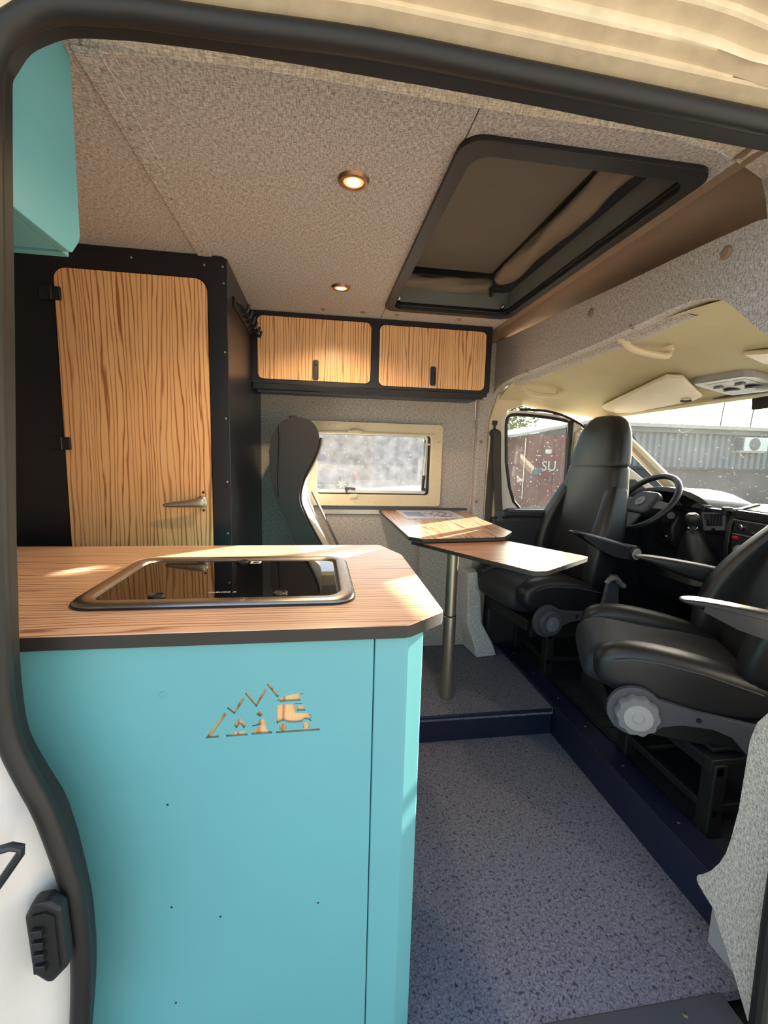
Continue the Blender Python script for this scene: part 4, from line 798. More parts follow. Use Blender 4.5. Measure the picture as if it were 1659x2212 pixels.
def pedestal(name, label, y0, y1):
    t = thing(name, label, 'seat base', (1.38, (y0+y1)/2, 0.125))
    for x in (1.20, 1.56):
        for y in (y0, y1-0.05):
            lg = obj('leg', MB().loft([[(x-0.006, y-0.004, 0.1255), (x+0.055, y-0.004, 0.1255), (x+0.055, y+0.054, 0.1255), (x-0.006, y+0.054, 0.1255)], [(x+0.002, y, 0.16), (x+0.05, y, 0.16), (x+0.05, y+0.05, 0.16), (x+0.002, y+0.05, 0.16)],
                                       [(x+0.004, y, 0.37), (x+0.05, y, 0.37), (x+0.05, y+0.05, 0.37), (x+0.004, y+0.05, 0.37)]]), M['black'], t, bevel=0.006)
            obj('foot_bolt', MB().lathe([(0, 0), (0.009, 0), (0.009, 0.006), (0, 0.007)], (x-0.001, y+0.025, 0.137), (-1, 0, 0), 8), M['dmetal'], lg)
    for y in (y0+0.01, y1-0.04):
        obj('rail', MB().box(1.20, 1.61, y, y+0.03, 0.34, 0.372), M['blackp'], t, bevel=0.003)
        obj('rail', MB().box(1.22, 1.60, y+0.006, y+0.024, 0.20, 0.222), M['blackp'], t, bevel=0.003)
    for x0, x1, z0, z1 in ((1.206, 1.236, 0.335, 0.372), (1.210, 1.232, 0.195, 0.222), (1.56, 1.60, 0.335, 0.372)):
        obj('cross_bar', MB().box(x0, x1, y0, y1, z0, z1), M['blackp'], t, bevel=0.003)
    obj('side_plate', MB().box(1.24, 1.55, y1-0.012, y1-0.006, 0.14, 0.34), M['black'], t)
    obj('turntable', MB().box(1.20, 1.58, y0+0.01, y1-0.01, 0.373, 0.384).cyl((1.39, (y0+y1)/2, 0.385), (1.39, (y0+y1)/2, 0.397), 0.15, n=32).box(1.22, 1.56, y0+0.03, y1-0.03, 0.397, 0.408), M['dmetal'], t, bevel=0.002)
    return t
pedestal('seat_pedestal', 'black steel frame under the near seat', 1.055, 1.475)
p2 = pedestal('seat_pedestal', 'black steel frame under the far seat', 2.06, 2.47)
jk = thing('floor_jack_cover', 'grey plastic tool cover standing on the cab floor by the far seat frame', 'cover', (1.50, 1.98, 0.126))
obj('shell', MB().loft([[(x, y, z) for x, y in rrect(1.36+i, 1.62-i, 1.78+i, 2.02-i, 0.06-i*0.3, 4)] for z, i in ((0.1265, 0), (0.20, 0.006), (0.24, 0.03), (0.255, 0.07))]), M['dashp'], jk)
mt = thing('floor_mat', 'black ribbed rubber mat between the two cab seats', 'mat', (1.5, 1.75, 0.1255))
obj('base', MB().plate(rrect(1.215, 2.0, 1.505, 2.03, 0.03), [], 'xy', 0.1255, 0.131), M['blackp'], mt)
rb = MB()
for i in range(9):
    for j in range(6):
        rb.box(1.235+i*0.083, 1.235+i*0.083+0.074, 1.520+j*0.083, 1.520+j*0.083+0.074, 0.131, 0.1345)
o_ = obj('tread_blocks', rb, M['dashp'], mt); o_['kind'] = 'stuff'
# ================================================================== SEAT BELT
sb = thing('seat_belt', 'dark seat belt hanging on the pillar behind the driver seat', 'seat belt', (1.02, 2.47, 0.9))
gu = obj('guide', MB().loft([[(1.018+rx*math.cos(a), 2.455, 1.42+rz*math.sin(a)) for a in [2*PI*k/20 for k in range(20)]] for rx, rz in ((0.030, 0.024),)] + [[(1.018+0.034*math.cos(a), 2.475, 1.42+0.027*math.sin(a)) for a in [2*PI*k/20 for k in range(20)]], [(1.018+0.02*math.cos(a), 2.486, 1.42+0.018*math.sin(a)) for a in [2*PI*k/20 for k in range(20)]]]), M['blackp'], sb)
obj('anchor', MB().box(1.002, 1.030, 2.470, 2.486, 1.468, 1.492).box(1.010, 1.022, 2.472, 2.484, 1.44, 1.47), M['blackp'], sb, bevel=0.003)
obj('webbing', MB().loft([[(x, y, z), (x+0.048, y, z), (x+0.048, y+0.003, z), (x, y+0.003, z)] for x, y, z in ((1.000, 2.452, 1.415), (1.010, 2.455, 1.25), (1.026, 2.452, 1.08), (1.038, 2.448, 0.955))]), M['belt'], sb)
obj('webbing', MB().loft([[(x, y, z), (x+0.044, y, z), (x+0.044, y+0.003, z), (x, y+0.003, z)] for x, y, z in ((0.996, 2.474, 1.40), (0.988, 2.478, 1.15), (0.986, 2.480, 0.80))]), M['belt'], sb)
obj('tongue', MB().box(1.036, 1.094, 2.436, 2.452, 0.935, 0.968).box(1.052, 1.082, 2.440, 2.446, 0.905, 0.936), M['greyp'], sb, bevel=0.006)
obj('tongue_plate', MB().plate([(1.052, 0.885), (1.082, 0.885), (1.086, 0.922), (1.048, 0.922)], [[(1.060, 0.892), (1.074, 0.892), (1.074, 0.908), (1.060, 0.908)]], 'xz', 2.4405, 2.4455), M['metal'], sb)
# ================================================================== CAB CEILING FITTINGS
def grab(name, label, a, b, drop, m):
    t = thing(name, label, 'handle', a); a = Vector(a); b = Vector(b); d = Vector(drop)
    obj('grip', MB().tube(smooth_path([a+d*0.0, a+(b-a)*0.06+d*0.75, a+(b-a)*0.2+d, a+(b-a)*0.5+d*1.08, a+(b-a)*0.8+d, a+(b-a)*0.94+d*0.75, b], 4), 0.0125, 10), m, t)
    for p in (a, b): obj('mount', MB().lathe([(0, -0.004), (0.020, -0.004), (0.017, 0.010), (0, 0.012)], p, d, 14), m, t)
grab('grab_handle', 'cream grab handle on the cab ceiling near the felt header', (1.06, 1.475, 1.712), (1.275, 1.515, 1.70), (0.01, -0.01, -0.034), M['cream'])
grab('grab_handle', 'cream grab handle above the driver door window', (1.12, 2.355, 1.672), (1.335, 2.36, 1.662), (0, -0.014, -0.034), M['cream'])
vs = thing('sun_visor', 'cream sun visor folded up above the driver side of the windscreen', 'sun visor', (1.65, 2.1, 1.6))
VP = [(1.49, 1.77, 1.648), (1.63, 2.40, 1.588), (1.665, 2.42, 1.575), (1.77, 2.43, 1.553), (1.80, 2.38, 1.556), (1.86, 2.0, 1.590), (1.835, 1.93, 1.60), (1.55, 1.74, 1.643)]
obj('board', MB().loft([[(x, y, z) for x, y, z in VP], [(x, y, z+0.016) for x, y, z in VP]]), M['cream'], vs, bevel=0.006)
obj('clip', MB().tube([(1.80, 2.02, 1.588), (1.815, 2.0, 1.585), (1.83, 1.985, 1.588)], 0.006, 8), M['greyp'], vs)
v2 = thing('sun_visor', 'cream sun visor at the right edge of the picture above the passenger side', 'sun visor', (1.65, 1.3, 1.6))
V2 = [(1.47, 1.40, 1.664), (1.60, 0.85, 1.60), (1.78, 0.85, 1.575), (1.90, 1.25, 1.600), (1.86, 1.36, 1.608), (1.60, 1.44, 1.648)]
obj('board', MB().loft([[(x, y, z) for x, y, z in V2], [(x, y, z+0.016) for x, y, z in V2]]), M['cream'], v2, bevel=0.006)
cs = thing('overhead_console', 'small grey reading-light console at the top centre of the windscreen', 'console', (1.8, 1.68, 1.62))
CP = [(1.66, 1.80, 1.632), (1.68, 1.585, 1.632), (1.71, 1.56, 1.628), (1.93, 1.60, 1.60), (1.945, 1.63, 1.60), (1.925, 1.85, 1.60), (1.90, 1.865, 1.604), (1.69, 1.825, 1.63)]
obj('body', MB().loft([[(x, y, z) for x, y, z in CP], [(x-0.01, y, z+0.03) for x, y, z in CP]]), M['lgreyp'], cs, bevel=0.006)
obj('inset', MB().loft([[(1.70, 1.785, 1.6265), (1.71, 1.60, 1.6265), (1.905, 1.63, 1.6015), (1.89, 1.825, 1.6015)], [(1.70, 1.785, 1.629), (1.71, 1.60, 1.629), (1.905, 1.63, 1.604), (1.89, 1.825, 1.604)]]), M['midgrey'], cs)
for y in (1.665, 1.765):
    ob = obj('light_button', MB().lathe([(0, 0), (0.034, 0), (0.031, 0.006), (0.020, 0.009), (0, 0.009)], (1.825, y, 1.611), (0.1, 0, -1), 24), M['midgrey'], cs)
    obj('switch', MB().box(1.745, 1.765, y-0.018, y+0.018, 1.611, 1.6205), M['lgreyp'], cs, bevel=0.002)
rm = thing('rear_view_mirror', 'inside rear view mirror hanging below the console at the right edge', 'mirror', (1.93, 1.66, 1.57))
obj('stalk', MB().tube([(1.965, 1.66, 1.60), (1.95, 1.655, 1.57), (1.92, 1.65, 1.552)], 0.012, 8), M['blackp'], rm)
obj('housing', MB().loft([[(1.90, 1.74, 1.575), (1.91, 1.56, 1.585), (1.905, 1.56, 1.525), (1.895, 1.73, 1.52)], [(1.93, 1.72, 1.570), (1.94, 1.57, 1.578), (1.935, 1.57, 1.532), (1.925, 1.715, 1.527)]]), M['blackp'], rm, bevel=0.006)
# ================================================================== DASHBOARD
da = thing('dashboard', 'black dashboard with instrument hood, air vent, radio and heater panel', 'dashboard', (2.2, 1.6, 0.9))
sec = [(2.02, 0.50), (1.985, 0.70), (1.985, 0.88), (2.01, 0.985), (2.06, 1.035), (2.16, 1.055), (2.38, 1.02), (2.50, 0.985), (2.50, 0.5)]
def dsec(y):
    q = 1-0.35*((y-1.6)/0.85)**2*0.3
    return [(x - (0.0), y, z) for x, z in sec]
obj('body', MB().loft([dsec(y) for y in (0.76, 1.0, 1.3, 1.6, 1.9, 2.2, 2.43)]), M['dashp'], da, bevel=0.012, seg=3)
# instrument hood: arch over the cluster
rg = []
for k in range(13):
    a = PI*k/12
    y = 2.20 + 0.27*math.cos(a); z = 1.0 + 0.118*math.sin(a)**0.8; 
    yo = 2.20 + 0.30*math.cos(a); zo = 1.0 + 0.142*math.sin(a)**0.8
    rg.append([(1.93, y, z), (1.945, yo, zo+0.002), (2.20, yo, zo-0.008), (2.34, yo, max(zo-0.06, 0.98)), (2.34, y, max(z-0.05, 0.97)), (2.1, y, z-0.008)])
hd2 = obj('instrument_hood', MB().loft(rg), M['dashp'], da, bevel=0.004)
ip = obj('instrument_panel', MB().plate([(2.20+0.265*math.cos(PI*k/16), 1.0+0.108*math.sin(PI*k/16)**0.8) for k in range(17)] + [(1.935, 0.94), (2.465, 0.94)], [], 'yz', 2.07, 2.10), M['black'], da)
for y, r in ((2.11, 0.055), (2.27, 0.055), (2.00, 0.032)):
    obj('dial', MB().lathe([(r*0.88, 0), (r, 0), (r, 0.006), (r*0.88, 0.004)], (2.07, y, 1.01), (-1, 0, 0), 28), M['midgrey'], ip)
st_ = obj('steering_column', MB().loft([[(x, y, z) for y, z in rrect(2.2-w_, 2.2+w_, zc-h_, zc+h_, min(w_, h_)*0.6, 4)] for x, zc, w_, h_ in ((1.84, 1.02, 0.045, 0.04), (1.90, 0.99, 0.06, 0.05), (2.02, 0.95, 0.08, 0.07))]), M['dashp'], da)
obj('lower_cover', MB().loft([[(x, y, z) for x, y in ((1.905+dx, 2.10), (1.905+dx, 2.24), (2.0, 2.25), (2.0, 2.09))] for z, dx in ((1.0, 0.03), (0.93, 0.0), (0.85, 0.01), (0.80, 0.05))]), M['blackp'], da, bevel=0.015)
lk = obj('ignition_lock', MB().lathe([(0, 0), (0.030, 0), (0.028, 0.012), (0.019, 0.013), (0.018, 0.006), (0, 0.006)], (1.906, 2.132, 0.880), (-1, -0.25, 0), 24), M['blackp'], da)
obj('lock_ring', MB().lathe([(0.010, 0), (0.017, 0), (0.0165, 0.006), (0.010, 0.005)], (1.899, 2.130, 0.880), (-1, -0.25, 0), 24), M['chrome'], lk)
obj('key_slot', MB().box(1.888, 1.896, 2.121, 2.138, 0.876, 0.884), M['metal'], lk)
stk = obj('stalk', MB().tube([(1.88, 2.15, 0.985), (1.845, 2.08, 0.995), (1.82, 2.03, 1.005)], [0.010, 0.009, 0.012], 10), M['blackp'], da)
obj('stalk_end', MB().cyl((1.835, 2.06, 0.999), (1.815, 2.015, 1.008), 0.017, 0.018, 16), M['greyp'], stk)
# left pod with the vertical-slat air vent
vt = obj('vent_pod', MB().loft([[(x, y, z) for y, z in ((1.975, 1.045), (1.80, 1.075), (1.79, 0.955), (1.94, 0.925))] for x in (1.945, 2.05)]), M['dashp'], da, bevel=0.012)
vf = obj('vent_frame', MB().plate([(1.955, 1.035), (1.825, 1.055), (1.815, 0.965), (1.925, 0.945)], [[(1.940, 1.025), (1.835, 1.042), (1.826, 0.985), (1.920, 0.968)]], 'yz', 1.930, 1.944), M['midgrey'], da, bevel=0.002)
for k in range(6):
    y = 1.836 + k*0.0165
    obj('slat', MB().box(1.934, 1.943, y, y+0.0035, 0.975, 1.036), M['greyp'], vf)
obj('vent_wheel', MB().lathe([(0, 0), (0.010, 0), (0.010, 0.003), (0, 0.003)], (1.9295, 1.87, 0.958), (-1, 0, 0), 14), M['black'], vf)
obj('phone_holder', MB().box(1.915, 1.945, 1.80, 1.93, 1.048, 1.064).box(1.905, 1.95, 1.915, 1.935, 1.044, 1.075).box(1.905, 1.95, 1.80, 1.822, 1.040, 1.078), M['blackp'], da, bevel=0.003)
# centre stack
rail = [(1.93, 0.76), (1.905, 0.90), (1.91, 1.0), (1.95, 1.075), (2.05, 1.10)]
for y in (1.775, 1.40):
    obj('stack_side', MB().loft([[(x, y-0.012, z), (x, y+0.012, z), (x+0.09, y+0.012, z-0.01), (x+0.09, y-0.012, z-0.01)] for x, z in rail]), M['blackp'], da, bevel=0.004)
obj('stack_face', MB().loft([[(x+0.02, y, z) for x, z in rail] + [(2.1, y, 1.08), (2.1, y, 0.76)] for y in (1.41, 1.764)]), M['blackp'], da)
obj('storage_slot', MB().box(1.918, 1.95, 1.45, 1.755, 1.032, 1.072), M['black'], da, bevel=0.004)
ra_ = obj('radio', MB().box(1.914, 1.95, 1.45, 1.755, 0.972, 1.024), M['blackp'], da, bevel=0.003)
obj('radio_trim', MB().box(1.912, 1.92, 1.44, 1.76, 1.0245, 1.030), M['midgrey'], ra_)
obj('volume_knob', MB().lathe([(0, 0), (0.016, 0), (0.0145, 0.012), (0.010, 0.013), (0, 0.012)], (1.914, 1.715, 0.998), (-1, 0, 0), 20), M['chrome'], ra_)
for k in range(5):
    obj('radio_button', MB().box(1.911, 1.915, 1.50+k*0.035, 1.526+k*0.035, 0.979, 0.988), M['greyp'], ra_)
hp = obj('heater_panel', MB().box(1.916, 1.95, 1.44, 1.757, 0.83, 0.958), M['blackp'], da, bevel=0.003)
obj('panel_trim', MB().box(1.913, 1.92, 1.44, 1.757, 0.960, 0.965), M['midgrey'], hp)
for y in (1.70, 1.59, 1.48):
    kn_ = obj('heater_knob', MB().lathe([(0, 0), (0.034, 0), (0.032, 0.010), (0.026, 0.012), (0, 0.011)], (1.916, y, 0.885), (-1, 0, 0), 28), M['blackp'], hp)
    obj('knob_ring', MB().lathe([(0.029, 0), (0.034, 0), (0.0335, 0.002), (0.029, 0.002)], (1.9055, y, 0.885), (-1, 0, 0), 28), M['lgreyp'], kn_)
    obj('knob_grip', MB().box(1.894, 1.905, y-0.005, y+0.005, 0.862, 0.908), M['midgrey'], kn_, bevel=0.003)
obj('hazard_button', MB().box(1.909, 1.917, 1.725, 1.752, 0.940, 0.954), M['red'], hp, bevel=0.002)
obj('lower_console', MB().loft([[(x, y, z) for x, z in ((1.80, 0.60), (1.86, 0.76), (1.93, 0.80), (2.05, 0.80), (2.05, 0.55))] for y in (1.36, 1.80)]), M['blackp'], da, bevel=0.012)
for k in range(3):
    obj('switch', MB().box(1.858, 1.866, 1.70-k*0.05, 1.738-k*0.05, 0.735, 0.757), M['greyp'], da, bevel=0.002)
# gear lever on its own console
gl_ = thing('gear_lever', 'gear lever with a round black knob and leather gaiter on the dashboard', 'gear lever', (1.86, 1.88, 0.80))
obj('console_ring', MB().loft([[(x, y, z) for x, y in rrect(1.79-i, 1.96+i, 1.79-i, 1.97+i, 0.05)] for z, i in ((0.70, 0.03), (0.775, 0.012), (0.785, 0.0))]), M['dashp'], gl_, bevel=0.006)
gt = []
for k in range(9):
    t = k/8; c = Vector((1.875-0.06*t, 1.885-0.015*t, 0.785+0.175*t))
    r = 0.075*(1-t)**0.6*(1-0.15*t) + 0.020
    gt.append([(c.x + r*(1+0.10*math.sin(5*a+t*4)*(1-t))*math.cos(a), c.y + r*(1+0.10*math.sin(5*a+t*4)*(1-t))*math.sin(a), c.z) for a in [2*PI*j/24 for j in range(24)]])
obj('gaiter', MB().loft(gt), M['leather'], gl_, sub=1)
obj('collar', MB().lathe([(0.019, 0), (0.022, 0.004), (0.022, 0.012), (0.016, 0.016), (0, 0.016)], (1.815, 1.870, 0.958), (-0.25, -0.05, 1), 20), M['chrome'], gl_)
kb_ = obj('shift_knob', MB().lathe([(0, 0), (0.016, 0.0), (0.024, 0.012), (0.031, 0.032), (0.031, 0.050), (0.025, 0.062), (0.012, 0.067), (0, 0.068)], (1.812, 1.869, 0.974), (-0.25, -0.05, 1), 28), M['blackp'], gl_)
obj('knob_badge', MB().lathe([(0.014, 0), (0.019, 0), (0.0185, 0.002), (0.014, 0.002)], (1.7955, 1.8655, 1.038), (-0.25, -0.05, 1), 24), M['lgreyp'], kb_)
# steering wheel
sw = thing('steering_wheel', 'black steering wheel half hidden behind the driver seat', 'steering wheel', (1.80, 2.2, 1.06))
cw = Vector((1.80, 2.195, 1.058)); tl_ = math.radians(40)
e1 = Vector((0, -1, 0)); e2 = Vector((math.sin(tl_), 0, math.cos(tl_))); en = e1.cross(e2); en = en if en.x < 0 else -en
obj('rim', MB().tube([cw + e1*(0.188*math.cos(a)) + e2*(0.188*math.sin(a)) for a in [2*PI*k/48 for k in range(48)]], 0.0165, 12, closed=True, upv=tuple(en)), M['leather'], sw)
def wp(a, b, c): return cw + e1*a + e2*b + en*c
obj('hub', MB().loft([[wp(a*s_, b*s_, c) for a, b in rrect(-0.095, 0.095, -0.085, 0.07, 0.05, 5)] for c, s_ in ((-0.05, 0.8), (-0.01, 1.0), (0.012, 0.96), (0.022, 0.8))]), M['dashp'], sw, bevel=0.004)
for s in (-1, 1):
    obj('spoke', MB().loft([[wp(s*0.08, 0.02, -0.01), wp(s*0.08, -0.035, -0.01), wp(s*0.08, -0.035, 0.008), wp(s*0.08, 0.02, 0.008)], [wp(s*0.182, 0.012, -0.008), wp(s*0.182, -0.03, -0.008), wp(s*0.182, -0.03, 0.006), wp(s*0.182, 0.012, 0.006)]]), M['greyp'], sw, bevel=0.004)
obj('lower_spoke', MB().loft([[wp(-0.05, -0.075, -0.012), wp(0.05, -0.075, -0.012), wp(0.05, -0.075, 0.006), wp(-0.05, -0.075, 0.006)], [wp(-0.04, -0.184, -0.008), wp(0.04, -0.184, -0.008), wp(0.04, -0.184, 0.004), wp(-0.04, -0.184, 0.004)]]), M['greyp'], sw, bevel=0.004)
eb = obj('emblem', MB().lathe([(0, 0), (0.027, 0), (0.026, 0.003), (0, 0.0045)], wp(0, -0.01, 0.022), en, 28), M['emblem'], sw)
obj('emblem_ring', MB().lathe([(0.027, 0), (0.031, 0), (0.0305, 0.004), (0.027, 0.004)], wp(0, -0.01, 0.022), en, 28), M['midgrey'], sw)
obj('emblem_letters', placed(text_mesh('FIAT', 0.017, 0.0006), wp(0, -0.01, 0.0266), e1, e2), M['lgreyp'], eb)
# ================================================================== BODY FITTINGS BY THE DOOR
sk = thing('door_striker', 'grey metal striker loop on the white door jamb', 'striker', (-0.44, 0.62, 0.70))
obj('loop', MB().tube([(-0.50, 0.600, 0.715), (-0.43, 0.600, 0.740), (-0.41, 0.600, 0.745), (-0.398, 0.600, 0.741), (-0.400, 0.600, 0.732), (-0.425, 0.600, 0.695), (-0.47, 0.600, 0.63)], 0.0058, 10, upv=(0, 1, 0)), M['dmetal'], sk)
obj('plate', MB().box(-0.60, -0.48, 0.596, 0.62, 0.60, 0.76), M['white'], sk, bevel=0.004)
cp = thing('contact_plate', 'black octagonal contact plate with four pins low on the white jamb', 'contact plate', (-0.39, 0.63, 0.55))
oct_ = [(-0.4205, 0.602), (-0.410, 0.6235), (-0.388, 0.6255), (-0.371, 0.609), (-0.3675, 0.509), (-0.388, 0.487), (-0.398, 0.485), (-0.4165, 0.505)]
bs2 = obj('base', MB().plate(oct_, [], 'xz', 0.626, 0.648), M['blackp'], cp, bevel=0.005)
obj('housing', MB().plate([(-0.408, 0.607), (-0.390, 0.610), (-0.379, 0.602), (-0.377, 0.512), (-0.392, 0.498), (-0.406, 0.508)], [], 'xz', 0.623, 0.626), M['black'], cp)
for z in (0.582, 0.562, 0.542, 0.522):
    obj('contact', MB().box(-0.4085, -0.393, 0.616, 0.624, z-0.0065, z+0.0065), M['blackp'], cp, bevel=0.0015)
# ================================================================== OUTSIDE
GZ = -0.56
gr = struct('ground', MB().grid([[(x, y, GZ + 0.04*noise.noise(Vector((x*0.2, y*0.2, 0)))) for x in range(-60, 91, 6)] for y in range(-60, 91, 6)]), M['gravel'], 'pale gravel yard around the van')
struct('ground', MB().grid([[(x, y, GZ+0.05+0.05*noise.noise(Vector((x*0.5, y*0.5, 3)))) for x in range(-20, 28, 3)] for y in range(8, 20, 2)]), M['grass'], 'strip of rough grass beside the sheds')
def corrugated(x0, x1, y, z0, z1, pitch, depth, face=-1):
    """pressed steel sheet running along x, facing -y"""
    rows = [[], []]; x = x0
    while x < x1:
        for dx, dy in ((0, 0), (pitch*0.3, 0), (pitch*0.42, depth), (pitch*0.72, depth), (pitch*0.84, 0)):
            xx = min(x+dx, x1); rows[0].append((xx, y+dy*(-face), z0)); rows[1].append((xx, y+dy*(-face), z1))
        x += pitch
    return MB().grid(rows)
wb = thing('workshop_building', 'long grey corrugated steel workshop seen through the windscreen', 'building', (17, 16, GZ))
obj('corrugated_wall', corrugated(10.4, 34, 16.0, 1.02, 2.42, 0.30, 0.09), M['cont_grey'], wb, ang=20)
obj('reflection_band', MB().box(10.4, 34, 16.02, 16.3, GZ-0.1, 1.02), M['dkwall'], wb)  # wall base coloured dark for the dash's reflection in the windscreen
obj('lower_rail', MB().box(10.4, 34, 15.94, 16.1, 0.94, 1.04), M['dkwall'], wb)
obj('corner_post', MB().box(10.2, 10.5, 15.9, 16.3, GZ-0.1, 2.5), M['dkwall'], wb)
obj('roof_slab', MB().box(10.1, 34, 15.6, 22, 2.58, 2.72), M['roofc'], wb)
obj('fascia', MB().box(10.15, 34, 15.85, 16.2, 2.40, 2.60), M['cont_grey'], wb)
for x in (17.2, 18.7):
    obj('aerial', MB().tube([(x, 17, 2.6), (x+0.04, 17, 3.3), (x+0.10, 17, 3.9)], 0.03, 6), M['dmetal'], wb)
ac = thing('air_conditioner', 'white outdoor air conditioner unit on the grey corrugated wall', 'air conditioner', (17.5, 15.8, 1.78))
obj('casing', MB().box(17.05, 18.15, 15.62, 15.96, 1.76, 2.32), M['acw'], ac, bevel=0.02)
fg = obj('fan_grille', MB().lathe([(0, 0), (0.25, 0), (0.25, 0.02), (0.23, 0.03), (0.06, 0.02), (0, 0.02)], (17.52, 15.62, 2.04), (0, -1, 0), 28), M['midgrey'], ac)
obj('side_louvre', MB().box(16.98, 17.05, 15.66, 15.94, 1.80, 2.28), M['midgrey'], ac)
obj('bracket', MB().box(16.9, 18.1, 15.66, 15.99, 1.70, 1.755), M['roofc'], ac)
rc = thing('red_container', 'red steel container with white lettering seen through the driver door window', 'container', (8.1, 16, GZ))
obj('end_wall', MB().box(7.5, 9.9, 15.2, 15.3, GZ-0.1, 2.1), M['cont_red'], rc)
obj('side_wall', MB().grid([[(7.5-0.06*(k % 2 == 0), 15.2+k*0.16, z) for k in range(40)] for z in (GZ-0.1, 2.1)]), M['cont_red'], rc, ang=20)
obj('roof', MB().loft([[(6.9, y, 1.98), (9.95, y, 2.62), (9.95, y, 2.72), (6.9, y, 2.08)] for y in (14.9, 20.5)]), M['roofc'], rc)
obj('gable', MB().plate([(7.5, 2.1), (9.9, 2.1), (9.9, 2.58), (7.5, 2.08)], [], 'xz', 15.22, 15.3), M['dkwall'], rc)
for x in (7.55, 8.62, 9.8):
    obj('door_post', MB().box(x-0.03, x+0.03, 15.14, 15.2, GZ, 2.1), M['cont_red'], rc)
for x in (7.95, 8.15, 8.85, 9.1):
    obj('lock_rod', MB().cyl((x, 15.16, GZ+0.2), (x, 15.16, 2.0), 0.022, n=8), M['cont_red'], rc)
obj('lettering', placed(text_mesh('SU.', 0.50, 0.004), (8.42, 15.11, 0.96), (1, 0, 0), (0, 0, 1)), M['letter'], rc)
obj('label_plate', MB().box(8.19, 8.42, 15.10, 15.13, 1.43, 1.58), M['letter'], rc)
obj('patch', MB().box(7.78, 8.08, 15.09, 15.13, 0.66, 0.92), M['bluew'], rc)
obj('lock_box', MB().box(8.36, 8.48, 15.08, 15.13, 0.42, 0.58), M['bluew'], rc)
r2_ = thing('red_shed', 'dull red corrugated shed between the grey workshop and the windscreen pillar', 'shed', (11, 19, GZ))
obj('corrugated_wall', corrugated(11.0, 14.6, 19.5, GZ-0.1, 2.3, 0.28, 0.09), M['cont_red'], r2_, ang=20)
obj('roof', MB().box(10.8, 14.8, 19.2, 23, 2.3, 2.42), M['bluew'], r2_)
bl = thing('stacked_goods', 'blue and orange stacked panels left of the red container', 'panel stack', (6.6, 17, GZ))
for z0, z1, m_ in ((GZ-0.05, 0.35, 'bluew'), (0.352, 0.75, 'dkwall'), (0.752, 1.15, 'orange'), (1.152, 1.62, 'bluew')):
    obj('panel_bundle', MB().box(5.9, 7.3, 16.6, 17.8, z0, z1), M[m_], bl, bevel=0.02)
# parked car seen through the caravan window
ca = thing('parked_car', 'blue estate car parked beyond the caravan window', 'car', (0.2, 21, GZ))
body = [(-2.9, 0.30), (-2.9, 0.72), (-2.75, 0.88), (-1.7, 1.0), (-1.0, 1.42), (0.3, 1.45), (0.75, 1.34), (1.35, 1.02), (1.75, 0.96), (1.85, 0.80), (1.85, 0.34)]
obj('body', MB().loft([[(x, 21+y, GZ+z) for x, z in body] for y in (0.0, 1.7)]), M['carp'], ca, bevel=0.06, seg=3)
obj('side_window', MB().plate([(-1.55, 1.02), (-0.92, 1.36), (0.25, 1.39), (0.65, 1.29), (1.1, 1.02)], [[(-0.30, 1.06), (-0.30, 1.36), (-0.24, 1.36), (-0.24, 1.06)]], 'xz', 20.985, 21.0), M['carg'], ca)
for o in ca.children:
    if o.name.startswith('side_window'):
        for v in o.data.vertices: v.co.z += GZ
obj('tail_light', MB().box(1.70, 1.87, 20.97, 21.2, GZ+0.62, GZ+0.88), M['red'], ca, bevel=0.02)
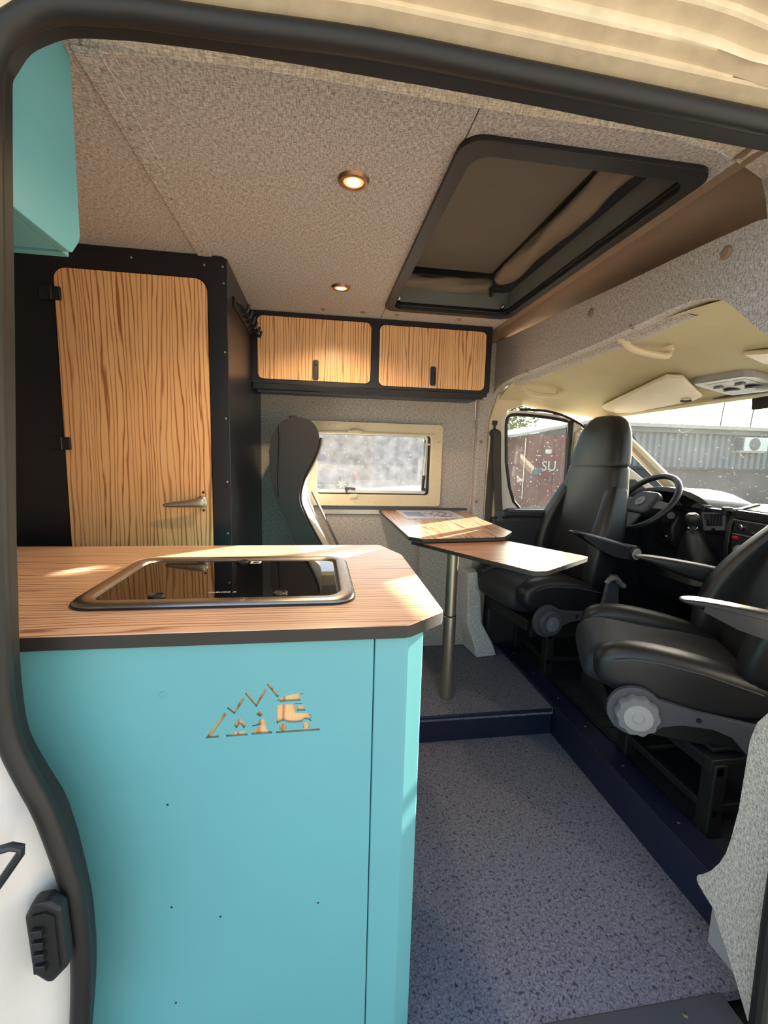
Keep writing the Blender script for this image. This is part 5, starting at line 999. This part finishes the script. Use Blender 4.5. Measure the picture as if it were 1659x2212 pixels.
for x in (-2.0, 1.15):
    wh = obj('wheel', MB().lathe([(0, -0.1), (0.33, -0.1), (0.34, 0.0), (0.32, 0.06), (0.22, 0.065), (0.20, 0.04), (0, 0.04)], (x, 21.02, GZ+0.34), (0, -1, 0), 28), M['rubber'], ca)
    for k in range(7):
        a = 2*PI*k/7
        obj('rim_spoke', MB().box(-0.024, 0.024, 20.955, 20.975, 0.03, 0.21), M['metal'], wh)
        s_ = bpy.data.objects[-1] if False else None
        o = wh.children[-1]
        for v in o.data.vertices:
            dx, dz = v.co.x, v.co.z
            v.co.x = x + dx*math.cos(a) - dz*math.sin(a); v.co.z = GZ+0.34 + dx*math.sin(a) + dz*math.cos(a)
hs = thing('distant_hall', 'pale blue hall far behind the blue parked car', 'building', (-2, 30, GZ))
obj('wall', corrugated(-12, 12.0, 30, GZ-0.1, 5.0, 1.0, 0.2), M['bluew'], hs, ang=20)
obj('roof', MB().box(-12.5, 12.4, 29.6, 38, 5.0, 5.3), M['roofc'], hs)
obj('door_leaf', MB().box(0.5, 3.5, 29.85, 30.0, GZ-0.05, 3.2), M['dkwall'], hs)
# trees as trunk + leafy crown
def tree(label, x, y, h, r, seed):
    t = thing('tree', label, 'tree', (x, y, GZ))
    obj('trunk', MB().tube([(x, y, GZ-0.05), (x+0.05, y, GZ+h*0.3), (x-0.05, y, GZ+h*0.6), (x, y, GZ+h*0.8)], [0.16, 0.12, 0.08, 0.03], 8), M['bark'], t)
    rr = random.Random(seed); mb = MB()
    for k in range(1500):
        d = Vector((rr.gauss(0, 1), rr.gauss(0, 1), rr.gauss(0, 1))).normalized()*(rr.random()**0.45)
        p = Vector((x+d.x*r, y+d.y*r, GZ+h*0.68+d.z*h*0.34)); s = 0.10+0.12*rr.random()
        u = Vector((rr.gauss(0, 1), rr.gauss(0, 1), rr.gauss(0, 1))).normalized(); v = u.orthogonal().normalized()
        mb.add([p-u*s, p+v*s*0.5, p+u*s, p-v*s*0.5], [(0, 1, 2, 3)])
    o = obj('crown', mb, M['leaf'], t); o['kind'] = 'stuff'
tree('leafy tree rising behind the red container', 11.6, 26.5, 6.0, 1.9, 3)
tree('thin tree left of the pale blue hall seen through the caravan window', 7.0, 26.0, 6.0, 2.0, 9)
for o in list(bpy.data.objects):
    if '_world' in o: del o['_world']
